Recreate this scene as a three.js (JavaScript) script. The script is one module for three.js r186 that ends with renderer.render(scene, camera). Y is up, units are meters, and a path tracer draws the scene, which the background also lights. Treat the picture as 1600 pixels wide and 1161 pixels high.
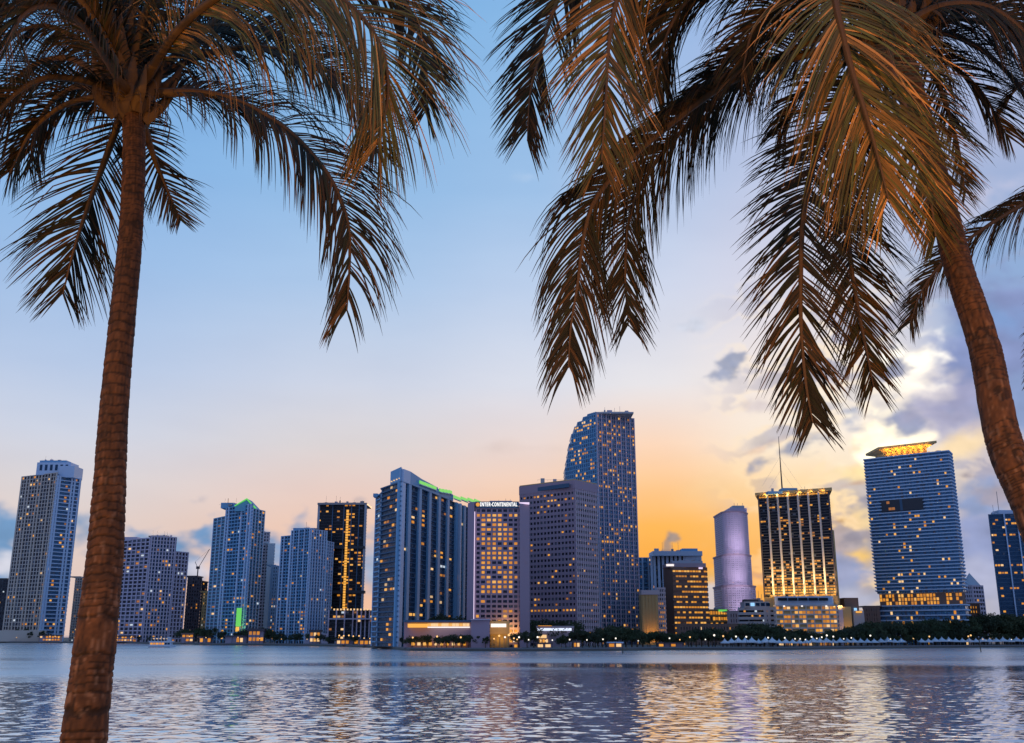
import * as THREE from 'three';
import { mergeGeometries } from 'three/addons/utils/BufferGeometryUtils.js';
import { ImprovedNoise } from 'three/addons/math/ImprovedNoise.js';
import { FontLoader } from 'three/addons/loaders/FontLoader.js';
import { TextGeometry } from 'three/addons/geometries/TextGeometry.js';

// ---------------------------------------------------------------- camera, sky, sun, exposure
const F = 1560, CX = 800, CY = 580.5, EYE = 8, HORIZON = 994;
const PITCH = Math.atan((HORIZON - CY) / F), SP = Math.sin(PITCH), CP = Math.cos(PITCH);
const scene = new THREE.Scene();
const camera = new THREE.PerspectiveCamera(2 * Math.atan(CY / F) * 180 / Math.PI, 1600 / 1161, 0.1, 12000);
camera.position.set(0, EYE, 0);
camera.rotation.set(PITCH, 0, 0);
const renderer = new THREE.WebGLRenderer({ antialias: true });
renderer.setSize(1024, 743);
renderer.toneMapping = THREE.LinearToneMapping;
renderer.toneMappingExposure = 1;
renderer.shadowMap.enabled = true;

const noise = new ImprovedNoise();
function fbm(x, y, z, oct = 5) { let a = 0, s = 0.5, f = 1; for (let i = 0; i < oct; i++) { a += s * noise.noise(x * f, y * f, z * f); s *= 0.5; f *= 2.03; } return a; }
function mulberry(a) { return () => { a |= 0; a = a + 0x6D2B79F5 | 0; let t = Math.imul(a ^ a >>> 15, 1 | a); t = t + Math.imul(t ^ t >>> 7, 61 | t) ^ t; return ((t ^ t >>> 14) >>> 0) / 4294967296; }; }
const lin = c => { c /= 255; return c <= 0.04045 ? c / 12.92 : ((c + 0.055) / 1.055) ** 2.4; };
const sstep = (a, b, x) => { const t = Math.min(1, Math.max(0, (x - a) / (b - a))); return t * t * (3 - 2 * t); };
const DEG = Math.PI / 180;

// a photo pixel gives only a direction; these turn it into azimuth (right of -z) and elevation in degrees
function azel(px, py) {
  const e0 = PITCH + Math.atan((CY - py) / F), th = Math.tan(e0);
  const ax = (px - CX) / F * (CP + th * SP);
  return [Math.atan(ax) / DEG, Math.atan(th / Math.hypot(1, ax)) / DEG];
}
function makeSky() {
  const W = 4096, H = 2048, data = new Float32Array(W * H * 4);
  // dusk sky: rows of sRGB colour by elevation, for several azimuths; the west (in view) glows, the east is dim blue
  const els = [0, 3, 6, 8, 10.5, 14, 19.6, 25, 35, 55, 90];
  const east = [[150, 146, 172], [158, 150, 176], [166, 156, 184], [164, 162, 194], [158, 166, 202], [146, 166, 210], [134, 164, 214], [124, 160, 214], [112, 154, 212], [98, 146, 208], [92, 142, 202]];
  const cols = [
    [-180, east],
    [-110, east],
    [-60, [[180, 165, 172], [182, 170, 178], [180, 176, 190], [176, 180, 200], [168, 180, 208], [150, 176, 212], [130, 166, 212], [112, 156, 210], [92, 146, 206], [88, 138, 200], [92, 142, 202]]],
    [-25, [[222, 196, 188], [225, 201, 192], [224, 208, 203], [218, 212, 215], [206, 212, 228], [184, 202, 231], [156, 190, 231], [134, 180, 229], [104, 163, 221], [92, 146, 208], [92, 142, 202]]],
    [-8, [[240, 188, 158], [240, 193, 165], [238, 200, 180], [233, 206, 196], [222, 214, 214], [206, 213, 230], [174, 201, 234], [148, 189, 231], [124, 177, 227], [96, 150, 210], [92, 142, 202]]],
    [1, [[252, 168, 78], [252, 180, 102], [251, 196, 148], [245, 207, 182], [235, 216, 210], [219, 222, 234], [189, 208, 236], [158, 193, 232], [134, 182, 229], [98, 152, 212], [92, 142, 202]]],
    [8, [[252, 158, 44], [253, 170, 60], [255, 186, 92], [255, 200, 140], [254, 217, 188], [232, 229, 233], [206, 215, 236], [178, 199, 232], [148, 184, 230], [100, 152, 212], [92, 142, 202]]],
    [16, [[253, 172, 74], [254, 182, 90], [255, 198, 122], [255, 218, 168], [255, 241, 222], [246, 233, 226], [214, 214, 231], [188, 199, 228], [152, 180, 225], [100, 150, 210], [92, 142, 202]]],
    [20, [[215, 198, 170], [220, 202, 175], [245, 215, 165], [252, 232, 196], [255, 238, 220], [240, 230, 226], [204, 208, 226], [184, 192, 224], [150, 178, 222], [98, 148, 210], [92, 142, 202]]],
    [27, [[170, 172, 200], [172, 178, 205], [190, 184, 200], [205, 192, 196], [190, 188, 206], [150, 172, 212], [144, 174, 216], [172, 184, 218], [148, 174, 218], [96, 146, 208], [92, 142, 202]]],
    [60, [[180, 165, 172], [182, 170, 178], [180, 176, 190], [176, 180, 200], [168, 180, 208], [150, 176, 212], [130, 166, 212], [112, 156, 210], [92, 146, 206], [88, 138, 200], [92, 142, 202]]],
    [110, east],
    [180, east],
  ].map(([a, rows]) => [a, rows.map(c => c.map(lin))]);
  function grad(az, el, out) {
    let i = 0; while (i < cols.length - 2 && az > cols[i + 1][0]) i++;
    let j = 0; while (j < els.length - 2 && el > els[j + 1]) j++;
    const u = Math.min(1, Math.max(0, (az - cols[i][0]) / (cols[i + 1][0] - cols[i][0]))), v = Math.min(1, Math.max(0, (el - els[j]) / (els[j + 1] - els[j])));
    const us = u * u * (3 - 2 * u);
    for (let k = 0; k < 3; k++) {
      const a = cols[i][1][j][k] * (1 - v) + cols[i][1][j + 1][k] * v, b = cols[i + 1][1][j][k] * (1 - v) + cols[i + 1][1][j + 1][k] * v;
      out[k] = a * (1 - us) + b * us;
    }
  }
  // clouds: [px, py, half width px, half height px, tilt deg, sRGB, opacity, raggedness, grain, softness]
  const blobs = [
    [-60, 845, 130, 62, 0, [104, 148, 192], 0.95, 0.9, 7, 0.5], [5, 885, 60, 22, 0, [225, 222, 230], 0.8, 0.8, 10, 0.7],
    [330, 868, 150, 40, 0, [108, 152, 198], 0.95, 0.8, 9, 0.45], [310, 895, 80, 22, 0, [214, 208, 218], 0.8, 0.9, 12, 0.7],
    [470, 868, 150, 46, 0, [120, 158, 200], 0.9, 0.8, 9, 0.5], [430, 905, 90, 24, 0, [190, 200, 220], 0.8, 0.9, 12, 0.7], [590, 880, 60, 50, 0, [150, 176, 208], 0.85, 0.7, 9, 0.6],
    [315, 782, 14, 8, 20, [170, 172, 190], 0.5, 0.9, 20, 0.8], [560, 782, 14, 7, 20, [185, 175, 182], 0.5, 0.9, 20, 0.8],
    [820, 700, 160, 14, 0, [216, 196, 190], 0.45, 0.9, 5, 0.9],
    // right-hand lavender bank
    [1385, 640, 150, 110, 0, [255, 246, 232], 0.9, 0.5, 5, 1.1], [1250, 760, 170, 70, 0, [255, 226, 176], 0.6, 0.5, 5, 1.2],
    [1570, 560, 108, 118, -12, [138, 152, 198], 0.97, 0.55, 6, 0.38], [1500, 640, 64, 60, 20, [166, 166, 198], 0.9, 0.7, 7, 0.5],
    [1620, 640, 90, 70, 0, [140, 160, 202], 0.95, 0.6, 7, 0.5], [1570, 500, 60, 36, 0, [126, 160, 210], 0.7, 0.8, 7, 0.8],
    [1438, 566, 50, 34, 0, [300, 290, 268], 0.95, 0.9, 10, 0.6], [1374, 688, 60, 36, 0, [305, 290, 250], 0.97, 0.9, 10, 0.6], [1405, 612, 48, 18, 0, [285, 272, 250], 0.9, 0.9, 12, 0.6], [1310, 700, 50, 26, 10, [255, 240, 210], 0.8, 0.9, 10, 0.7], [1345, 742, 60, 20, 0, [255, 226, 164], 0.8, 0.9, 10, 0.7], [1325, 870, 40, 14, 0, [255, 206, 110], 0.8, 0.9, 12, 0.7],
    [1490, 705, 90, 22, 26, [255, 226, 180], 0.9, 0.6, 9, 0.6], [1440, 596, 60, 42, 0, [252, 240, 230], 0.6, 0.8, 9, 0.8],
    [1400, 577, 26, 15, 6, [140, 146, 176], 0.92, 0.7, 16, 0.4], [1412, 654, 28, 22, 0, [146, 156, 190], 0.9, 0.7, 14, 0.45], [1334, 652, 30, 22, 0, [150, 164, 196], 0.85, 0.7, 13, 0.5],
    [1394, 543, 14, 6, 0, [150, 160, 190], 0.8, 0.8, 20, 0.6], [1440, 640, 30, 20, 0, [172, 170, 196], 0.8, 0.8, 12, 0.6],
    [1138, 574, 38, 15, 28, [146, 156, 184], 0.85, 1.0, 16, 0.55], [1092, 510, 32, 12, -10, [205, 212, 228], 0.7, 1.0, 16, 0.8], [1190, 632, 44, 16, 10, [206, 194, 200], 0.6, 1.0, 14, 0.8],
    [1236, 704, 54, 15, 20, [148, 154, 178], 0.9, 0.8, 14, 0.5], [1205, 690, 26, 8, 15, [190, 176, 178], 0.7, 0.9, 16, 0.6], [1180, 704, 26, 7, 12, [232, 200, 176], 0.7, 0.9, 16, 0.7],
    [1335, 756, 26, 4, 8, [206, 170, 150], 0.7, 0.8, 16, 0.6], [1355, 792, 26, 15, 0, [154, 152, 170], 0.9, 0.8, 14, 0.45], [1340, 838, 30, 15, 10, [156, 150, 164], 0.9, 0.8, 14, 0.45],
    [1316, 815, 14, 6, 0, [200, 150, 90], 0.7, 0.8, 16, 0.6], [1310, 908, 88, 44, 0, [152, 162, 198], 0.95, 0.55, 9, 0.35], [1340, 940, 60, 24, 0, [182, 186, 208], 0.8, 0.6, 9, 0.5],
    [1508, 743, 24, 12, 6, [150, 140, 152], 0.9, 0.8, 14, 0.45], [1526, 790, 50, 36, 30, [140, 158, 198], 0.93, 0.7, 9, 0.4], [1560, 850, 90, 62, 0, [146, 158, 200], 0.93, 0.6, 8, 0.45],
    [1500, 900, 70, 60, 0, [160, 168, 204], 0.9, 0.6, 8, 0.5], [1555, 770, 30, 16, 0, [170, 160, 172], 0.8, 0.8, 12, 0.5], [1545, 905, 60, 40, 0, [186, 188, 212], 0.7, 0.6, 8, 0.6],
    [1120, 905, 44, 44, 0, [240, 190, 110], 0.8, 0.9, 12, 0.55], [1116, 935, 44, 30, 0, [196, 196, 204], 0.85, 0.7, 10, 0.5], [1122, 876, 12, 10, 0, [190, 156, 130], 0.8, 0.8, 18, 0.5],
    [1043, 850, 7, 20, -12, [168, 144, 130], 0.9, 0.7, 22, 0.4], [1051, 842, 10, 11, 0, [160, 146, 142], 0.9, 0.7, 22, 0.4],
    [820, 275, 36, 12, 0, [186, 208, 236], 0.5, 1.0, 10, 0.9], [1540, 300, 70, 20, 0, [206, 202, 222], 0.5, 0.9, 9, 0.9], [1500, 330, 60, 30, 10, [210, 204, 220], 0.5, 0.9, 9, 0.9],
  ].map(([px, py, rx, ry, rot, c, a, rag, grain, soft]) => {
    const [az, el] = azel(px, py), k = 1 / (F * DEG) * CP * CP * 1.02;
    return { az, el, rx: rx * k * 1.02, ry: ry * k, cr: Math.cos(-rot * DEG), sr: Math.sin(-rot * DEG), c: c.map(lin), a, rag, grain, soft };
  });
  const out = [0, 0, 0];
  for (let j = H / 2 - 4; j < H; j++) {
    const el = ((j + 0.5) / H - 0.5) * 180, y = Math.sin(el * DEG), ch = Math.cos(el * DEG);
    const near = blobs.filter(b => Math.abs(el - b.el) < Math.max(b.ry, b.rx * 0.6) * 2.2 + 0.5);
    for (let i = 0; i < W; i++) {
      const t = ((i + 0.5) / W - 0.5) * 2 * Math.PI, x = ch * Math.cos(t), z = ch * Math.sin(t);
      const az = Math.atan2(x, -z) / DEG;
      grad(az, Math.max(el, 0), out);
      // low dusk clouds all round the horizon outside the picked ones, thin and broken
      const away = sstep(34, 48, Math.abs(az));
      if (el < 24 && away > 0) {
        const n = fbm(x * 5 + 7, y * 16, z * 5, 5), m = sstep(0.02, 0.3, n) * sstep(24, 12, el) * 0.55 * away;
        const f = 0.72;
        out[0] = out[0] * (1 - m) + out[0] * f * m; out[1] = out[1] * (1 - m) + out[1] * f * m * 1.04; out[2] = out[2] * (1 - m) + out[2] * f * m * 1.12;
      }
      if (az > 9 && az < 40 && el < 24) {                                   // broken dusk clouds lit from behind at their edges
        const wgt = sstep(10, 17, az) * sstep(22, 15, el) * sstep(40, 30, az);
        if (wgt > 0) {
          const wx = fbm(x * 11, y * 20 + 2, z * 11, 4) * 0.9, n = fbm(x * 15 + wx, y * 34 + wx * 1.4, z * 15 + 5, 7) + 0.04 * wgt;
          const core = sstep(0.06, 0.2, n) * wgt, rim = sstep(-0.03, 0.05, n) * sstep(0.16, 0.06, n) * wgt * sstep(26, 18, az);
          const lum = 0.85 + 0.5 * fbm(x * 40, y * 70, z * 40, 4);
          const cc = [0.40 * lum, 0.40 * lum, 0.55 * lum], rc = [1.05, 0.86 - 0.012 * Math.max(0, 14 - el), 0.62 - 0.02 * Math.max(0, 14 - el)];
          for (let k = 0; k < 3; k++) { out[k] += (rc[k] - out[k]) * rim * 0.75; out[k] += (cc[k] - out[k]) * core * 0.72; }
        }
      }
      if (Math.abs(az) < 34) {
        const wisp = fbm(x * 9, y * 30 + 3, z * 9, 4);
        const wv = 1 + wisp * 0.05; out[0] *= wv; out[1] *= 1 + wisp * 0.045; out[2] *= 1 + wisp * 0.03;
        for (const b of near) {
          const dx = (az - b.az) * ch, dy = el - b.el;
          if (Math.abs(dx) > b.rx * 2.3 + 0.4) continue;
          const u = (dx * b.cr - dy * b.sr) / b.rx, v = (dx * b.sr + dy * b.cr) / b.ry, r = Math.hypot(u, v);
          if (r > 2.2) continue;
          const g = b.grain * 2.6, wx = fbm(x * g * 0.6 + 4, y * g, z * g * 0.6 + b.az, 3) * 0.6, n = fbm(x * g + b.az + wx, y * g * 1.7 + b.el + wx, z * g, 6);
          const m = sstep(-0.1, b.soft * 1.5, 1 - r * 0.95 + n * b.rag * 2.2) * b.a;
          if (m <= 0) continue;
          const tone = 1 + 0.35 * fbm(x * g * 1.7 + 9, y * g * 2.4, z * g * 1.7 + b.az, 4);
          for (let k = 0; k < 3; k++) out[k] = out[k] * (1 - m) + b.c[k] * tone * m;
        }
      }
      const q = (j * W + i) * 4;
      data[q] = out[0]; data[q + 1] = out[1]; data[q + 2] = out[2]; data[q + 3] = 1;
    }
  }
  for (let j = 0; j < H / 2 - 4; j++) data.copyWithin(j * W * 4, (H / 2) * W * 4, (H / 2 + 1) * W * 4);
  const t = new THREE.DataTexture(data, W, H, THREE.RGBAFormat, THREE.FloatType);
  t.mapping = THREE.EquirectangularReflectionMapping;
  t.magFilter = t.minFilter = THREE.LinearFilter;
  t.colorSpace = THREE.LinearSRGBColorSpace;
  t.needsUpdate = true;
  return t;
}
const sky = makeSky();
scene.background = sky;
scene.environment = sky;

// the sun, already down among the clouds behind the broad tower on the right
{
  const [saz] = azel(1440, 900), el = 4.5 * DEG, a = saz * DEG;
  const sun = new THREE.DirectionalLight(new THREE.Color().setRGB(1, 0.62, 0.32), 0.6);
  sun.name = 'sun';
  const d = new THREE.Vector3(Math.sin(a) * Math.cos(el), Math.sin(el), -Math.cos(a) * Math.cos(el));
  sun.position.copy(d).multiplyScalar(3000); sun.target.position.set(0, 0, 0);
  sun.castShadow = true; sun.shadow.radius = 4; sun.shadow.mapSize.set(4096, 4096);
  Object.assign(sun.shadow.camera, { left: -1500, right: 1500, top: 400, bottom: -400, near: 10, far: 6000 });
  scene.add(sun, sun.target);
}

// ---------------------------------------------------------------- helpers
const V3 = (x, y, z) => new THREE.Vector3(x, y, z);
const hOf = (py, D) => D * Math.tan(PITCH + Math.atan((CY - py) / F));        // height over the eye of a pixel row at depth D
const yOf = (py, D) => EYE + hOf(py, D);
const xOf = (px, D, h = 0) => (px - CX) / F * (D * CP + h * SP);               // x of a pixel column at depth D
const at = (px, py, D) => { const h = hOf(py, D); return V3(xOf(px, D, h), EYE + h, -D); };
const used = {};
function numbered(n) { const k = used[n] = (used[n] ?? -1) + 1; return k ? `${n}_${String(k).padStart(3, '0')}` : n; }
function shadowed(o) { o.castShadow = o.receiveShadow = true; return o; }
function tag(o, label, category, group, kind) { o.userData.label = label; if (category) o.userData.category = category; if (group) o.userData.group = group; if (kind) o.userData.kind = kind; return o; }
function thing(name, label, category, pos, group) { const g = new THREE.Group(); g.name = numbered(name); g.position.copy(pos); scene.add(g); return tag(g, label, category, group); }
function part(parent, name, geo, mat, kind) { const m = shadowed(new THREE.Mesh(geo, mat)); m.name = name; if (kind) m.userData.kind = kind; parent.add(m); return m; }
function copyOf(o, pos, turn, scale, label) { const c = o.clone(); c.userData = { ...o.userData }; c.name = numbered(o.name.replace(/_\d{3}$/, '')); c.position.copy(pos); c.rotation.y = turn; if (scale) c.scale.setScalar(scale); if (label) c.userData.label = label; scene.add(c); return c; }
const rgb = (r, g, b) => new THREE.Color().setRGB(r, g, b);
const mat = (r, g, b, rough = 0.75, metal = 0, extra = {}) => new THREE.MeshStandardMaterial({ color: rgb(r, g, b), roughness: rough, metalness: metal, ...extra });
const glow = (r, g, b, k = 1) => new THREE.MeshStandardMaterial({ color: rgb(0.05, 0.05, 0.05), roughness: 0.6, emissive: rgb(r, g, b), emissiveIntensity: k });

function box(x0, x1, y0, y1, z0, z1) { const g = new THREE.BoxGeometry(x1 - x0, y1 - y0, z1 - z0); g.translate((x0 + x1) / 2, (y0 + y1) / 2, (z0 + z1) / 2); return g; }
// upright prism on a footprint [[x, z], ...]
function prism(pts, y0, y1, topAt) {
  const pos = [], n = pts.length, area = THREE.ShapeUtils.area(pts.map(p => new THREE.Vector2(p[0], p[1])));
  const P = area > 0 ? pts.slice().reverse() : pts, ty = topAt || (() => y1);
  for (let i = 0; i < n; i++) {
    const a = P[i], b = P[(i + 1) % n];
    pos.push(a[0], y0, a[1], b[0], y0, b[1], b[0], ty(b), b[1], a[0], y0, a[1], b[0], ty(b), b[1], a[0], ty(a), a[1]);
  }
  const tri = THREE.ShapeUtils.triangulateShape(P.map(p => new THREE.Vector2(p[0], p[1])), []);
  for (const [i, j, k] of tri) {
    for (const q of [i, j, k]) pos.push(P[q][0], ty(P[q]), P[q][1]);
    for (const q of [k, j, i]) pos.push(P[q][0], y0, P[q][1]);
  }
  const g = new THREE.BufferGeometry();
  g.setAttribute('position', new THREE.Float32BufferAttribute(pos, 3));
  const uv = new Float32Array(pos.length / 3 * 2);
  for (let i = 0; i < pos.length / 3; i++) { uv[i * 2] = (pos[i * 3] + pos[i * 3 + 2] * 0.7) / 10; uv[i * 2 + 1] = pos[i * 3 + 1] / 10; }
  g.setAttribute('uv', new THREE.BufferAttribute(uv, 2));
  g.computeVertexNormals();
  return g;
}
// footprint grown outward by d
function grow(pts, d) {
  const n = pts.length, s = Math.sign(THREE.ShapeUtils.area(pts.map(p => new THREE.Vector2(p[0], p[1]))));
  return pts.map((p, i) => {
    const a = pts[(i + n - 1) % n], b = pts[(i + 1) % n];
    const e1 = [p[0] - a[0], p[1] - a[1]], e2 = [b[0] - p[0], b[1] - p[1]], l1 = Math.hypot(...e1), l2 = Math.hypot(...e2);
    const n1 = [e1[1] / l1 * s, -e1[0] / l1 * s], n2 = [e2[1] / l2 * s, -e2[0] / l2 * s];
    const k = 1 + n1[0] * n2[0] + n1[1] * n2[1], q = d / Math.max(k, 0.4);
    return [p[0] + (n1[0] + n2[0]) * q, p[1] + (n1[1] + n2[1]) * q];
  });
}

// ---------------------------------------------------------------- materials
// facade noise: fine uneven reflections of glazing
function noiseTex(size, fx, fy, seed, oct = 4) {
  const d = new Uint8Array(size * size * 4);
  for (let j = 0; j < size; j++) for (let i = 0; i < size; i++) {
    const a = i / size * 2 * Math.PI, b = j / size * 2 * Math.PI;
    const n = 0.5 + fbm(Math.cos(a) * fx + seed, Math.sin(a) * fx + Math.cos(b) * fy, Math.sin(b) * fy + seed * 2, oct) * 1.1;
    const v = Math.max(0, Math.min(255, n * 255)), q = (j * size + i) * 4; d[q] = d[q + 1] = d[q + 2] = v; d[q + 3] = 255;
  }
  const t = new THREE.DataTexture(d, size, size); t.wrapS = t.wrapT = THREE.RepeatWrapping; t.magFilter = THREE.LinearFilter; t.minFilter = THREE.LinearMipmapLinearFilter; t.generateMipmaps = true; t.needsUpdate = true; return t;
}
const paneBump = noiseTex(256, 2.4, 2.4, 3);
const glass = (r, g, b, rough = 0.12, metal = 0.75) => new THREE.MeshStandardMaterial({ color: rgb(r, g, b), roughness: rough, metalness: metal, bumpMap: paneBump, bumpScale: 0.25 });
const M = {
  glassBlue: glass(0.055, 0.13, 0.23), glassDeep: glass(0.02, 0.06, 0.12), glassBlack: glass(0.018, 0.022, 0.03), glassTeal: glass(0.04, 0.12, 0.20), glassSmoke: glass(0.03, 0.035, 0.055), glassSteel: glass(0.075, 0.20, 0.36, 0.1, 0.85),
  beige: mat(0.56, 0.46, 0.38), cream: mat(0.62, 0.54, 0.48), paleBlue: mat(0.50, 0.62, 0.78), white: mat(0.74, 0.74, 0.76), lilac: mat(0.55, 0.47, 0.56), blueWall: mat(0.19, 0.40, 0.60), tealWall: mat(0.16, 0.40, 0.54), navyWall: mat(0.06, 0.12, 0.20),
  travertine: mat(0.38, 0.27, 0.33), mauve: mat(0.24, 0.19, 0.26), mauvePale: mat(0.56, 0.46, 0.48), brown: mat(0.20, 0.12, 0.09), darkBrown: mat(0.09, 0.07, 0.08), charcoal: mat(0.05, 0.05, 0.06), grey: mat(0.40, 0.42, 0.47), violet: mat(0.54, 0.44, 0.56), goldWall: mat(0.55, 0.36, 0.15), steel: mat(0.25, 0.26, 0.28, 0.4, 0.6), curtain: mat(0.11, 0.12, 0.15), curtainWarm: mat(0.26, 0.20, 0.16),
  granite: mat(0.34, 0.28, 0.34),
};
const LIT = [glow(0.82, 0.34, 0.035), glow(0.66, 0.24, 0.015), glow(0.9, 0.44, 0.09), glow(1.0, 0.62, 0.28), glow(0.34, 0.12, 0.02), glow(1.1, 0.95, 0.8), glow(0.48, 0.18, 0.02), glow(0.22, 0.085, 0.02), glow(0.62, 0.40, 0.20), glow(0.55, 0.62, 0.70)];
const L_GREEN = glow(0.14, 0.62, 0.10), L_WHITE = glow(1.1, 1.0, 0.95), L_LILAC = glow(0.9, 0.72, 1.0), L_BLUE = glow(0.35, 0.7, 1.1), L_GOLD = glow(1.0, 0.46, 0.06), L_COOL = glow(0.85, 0.95, 1.2);

// ---------------------------------------------------------------- setting: water, far shore, near bank
const LAND_Y = 1.6;
const shoreRow = [[-260, 1003], [0, 1004.6], [200, 1005.4], [330, 1008], [430, 1008.8], [520, 1010], [590, 1012.5], [640, 1017], [800, 1018], [975, 1017], [1010, 1016], [1230, 1015.5], [1400, 1013], [1600, 1011.5], [1900, 1010]];
function shoreD(px) {
  let i = 0; while (i < shoreRow.length - 2 && px > shoreRow[i + 1][0]) i++;
  const [a, ya] = shoreRow[i], [b, yb] = shoreRow[i + 1], t = Math.min(1, Math.max(0, (px - a) / (b - a)));
  const y = ya + (yb - ya) * t; return EYE / -Math.tan(PITCH + Math.atan((CY - y) / F));
}
{
  // water: one sheet, ripples as fine relief
  const WAVE_SLOPE = 0.0135, N = 2048, TILE = 110, h = new Float32Array(N * N), R = mulberry(11);
  const waves = [];
  for (let i = 0; i < 72; i++) {
    const lam = 0.34 * Math.pow(13, R()), th = (R() - 0.5) * 2.4 + 0.15;                     // wavelengths 0.34 to 4.4 m, mostly running to and from the far shore
    const kx = Math.round(Math.sin(th) * TILE / lam), kz = Math.round(Math.cos(th) * TILE / lam);
    const l2 = TILE / Math.max(1, Math.hypot(kx, kz));
    waves.push([kx, kz, R() * 6.283, 0.0007 * Math.pow(l2, 0.95)]);
  }
  const tab = waves.map(([kx, kz, ph, a]) => {
    const cx = new Float32Array(N), sx = new Float32Array(N), cz = new Float32Array(N), sz = new Float32Array(N);
    for (let i = 0; i < N; i++) { const u = 2 * Math.PI * kx * i / N + ph, v = 2 * Math.PI * kz * i / N; cx[i] = Math.cos(u) * a; sx[i] = Math.sin(u) * a; cz[i] = Math.cos(v); sz[i] = Math.sin(v); }
    return [cx, sx, cz, sz];
  });
  let lo = 1e9, hi = -1e9;
  for (const [cx, sx, cz, sz] of tab) for (let j = 0; j < N; j++) { const c = cz[j], s = sz[j], o = j * N; for (let i = 0; i < N; i++) h[o + i] += cx[i] * c - sx[i] * s; }
  for (const v of h) { if (v < lo) lo = v; if (v > hi) hi = v; }
  const d = new Float32Array(N * N * 4);
  for (let i = 0; i < N * N; i++) { const v = (h[i] - lo) / (hi - lo); d[i * 4] = d[i * 4 + 1] = d[i * 4 + 2] = v; d[i * 4 + 3] = 1; }
  const t = new THREE.DataTexture(d, N, N, THREE.RGBAFormat, THREE.FloatType); t.wrapS = t.wrapT = THREE.RepeatWrapping; t.magFilter = t.minFilter = THREE.LinearFilter; t.needsUpdate = true;
  // wind: ruffled water further out, calm lanes near the bank, ragged between (roughness only)
  const RN = 1024, rd = new Uint8Array(RN * RN * 4);
  for (let j = 0; j < RN; j++) for (let i = 0; i < RN; i++) {
    const x = (i / RN - 0.5) * 1600, z = -(j / RN) * 1600, n = fbm(x * 0.006, z * 0.012, 3, 5), k = sstep(170, 330, -z + n * 260) * (0.75 + n * 0.5);
    const v = Math.max(0, Math.min(1, 0.08 + 0.62 * k)) * 255, q = (j * RN + i) * 4; rd[q] = rd[q + 1] = rd[q + 2] = v; rd[q + 3] = 255;
  }
  const ruffle = new THREE.DataTexture(rd, RN, RN); ruffle.wrapS = ruffle.wrapT = THREE.ClampToEdgeWrapping; ruffle.magFilter = THREE.LinearFilter; ruffle.needsUpdate = true;
  ruffle.repeat.set(TILE / 1600, -TILE / 1600); ruffle.offset.set(0.5, 0);
  const m = new THREE.MeshPhysicalMaterial({ color: rgb(0.72, 0.73, 0.74), metalness: 0.8, roughness: 0.5, roughnessMap: ruffle, ior: 1.33, bumpMap: t, bumpScale: (hi - lo) });
  // the larger waves are real relief, as far out as the grid can carry them
  const R2 = mulberry(29), big = [];
  for (let i = 0; i < 46; i++) { const lam = 0.85 * Math.pow(5.2, R2()), th = (R2() - 0.5) * 2.3 + 0.15, k = 2 * Math.PI / lam; big.push([Math.sin(th) * k, Math.cos(th) * k, R2() * 6.283, WAVE_SLOPE / k * (0.6 + 0.8 * R2())]); }
  const depths = []; for (let d = -20; d < 52; d += 8) depths.push(d); for (let k = 0; k <= 500; k++) depths.push(55 * Math.pow(310 / 55, k / 500)); for (let d = 340; d < 5000; d *= 1.3) depths.push(d); depths.push(5000);
  const us = []; for (let k = 0; k <= 560; k++) us.push(-1 + k / 280);
  const cols = us.length + 2, pos = [], nor = [], uvs = [], idx = [];
  for (const d of depths) {
    const half = 0.62 * Math.max(d, 30) + 22, fade = sstep(310, 190, d) * sstep(20, 52, d);
    for (let q = 0; q < cols; q++) {
      const x = q === 0 ? -3500 : q === cols - 1 ? 3500 : us[q - 1] * half, z = -d; let y = 0, sx = 0, sz = 0;
      if (fade > 0 && q > 0 && q < cols - 1) for (const [kx, kz, ph, a] of big) { const t = kx * x + kz * z + ph, c = Math.cos(t) * a * fade; y += Math.sin(t) * a * fade; sx += kx * c; sz += kz * c; }
      const l = 1 / Math.hypot(sx, 1, sz); pos.push(x, y, z); nor.push(-sx * l, l, -sz * l); uvs.push(x / TILE, z / TILE);
    }
  }
  for (let r = 0; r < depths.length - 1; r++) for (let q = 0; q < cols - 1; q++) { const a = r * cols + q, b = a + cols; idx.push(a, a + 1, b, a + 1, b + 1, b); }
  const g = new THREE.BufferGeometry(); g.setAttribute('position', new THREE.Float32BufferAttribute(pos, 3)); g.setAttribute('normal', new THREE.Float32BufferAttribute(nor, 3)); g.setAttribute('uv', new THREE.Float32BufferAttribute(uvs, 2)); g.setIndex(idx);
  const w = shadowed(new THREE.Mesh(g, m)); w.name = 'water'; scene.add(w); tag(w, 'rippled bay water mirroring the sunset and the towers', 'water', null, 'structure');
}
{
  const pts = []; for (let px = -260; px <= 1900; px += 20) { const D = shoreD(px); pts.push([xOf(px, D), -D]); }
  pts.push([3300, -pts.at(-1)[1] * -1], [3300, -4900], [-3300, -4900], [-3300, pts[0][1]]);
  const ground = shadowed(new THREE.Mesh(prism(pts, -1, LAND_Y), mat(0.13, 0.125, 0.11, 0.95))); ground.name = 'shore_ground'; scene.add(ground); tag(ground, 'low built-up ground of the far shore behind the seawall', 'ground', null, 'structure');
  // seawall coping
  const cap = []; const back = [];
  for (let px = -260; px <= 1900; px += 20) { const D = shoreD(px); cap.push([xOf(px, D - 0.5), -(D - 0.5)]); back.unshift([xOf(px, D + 2.5), -(D + 2.5)]); }
  const c = shadowed(new THREE.Mesh(prism([...cap, ...back], LAND_Y - 0.5, LAND_Y + 0.25), mat(0.16, 0.16, 0.17, 0.9))); c.name = 'seawall'; scene.add(c); tag(c, 'grey concrete seawall along the far shoreline', 'seawall', null, 'structure');
}
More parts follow.
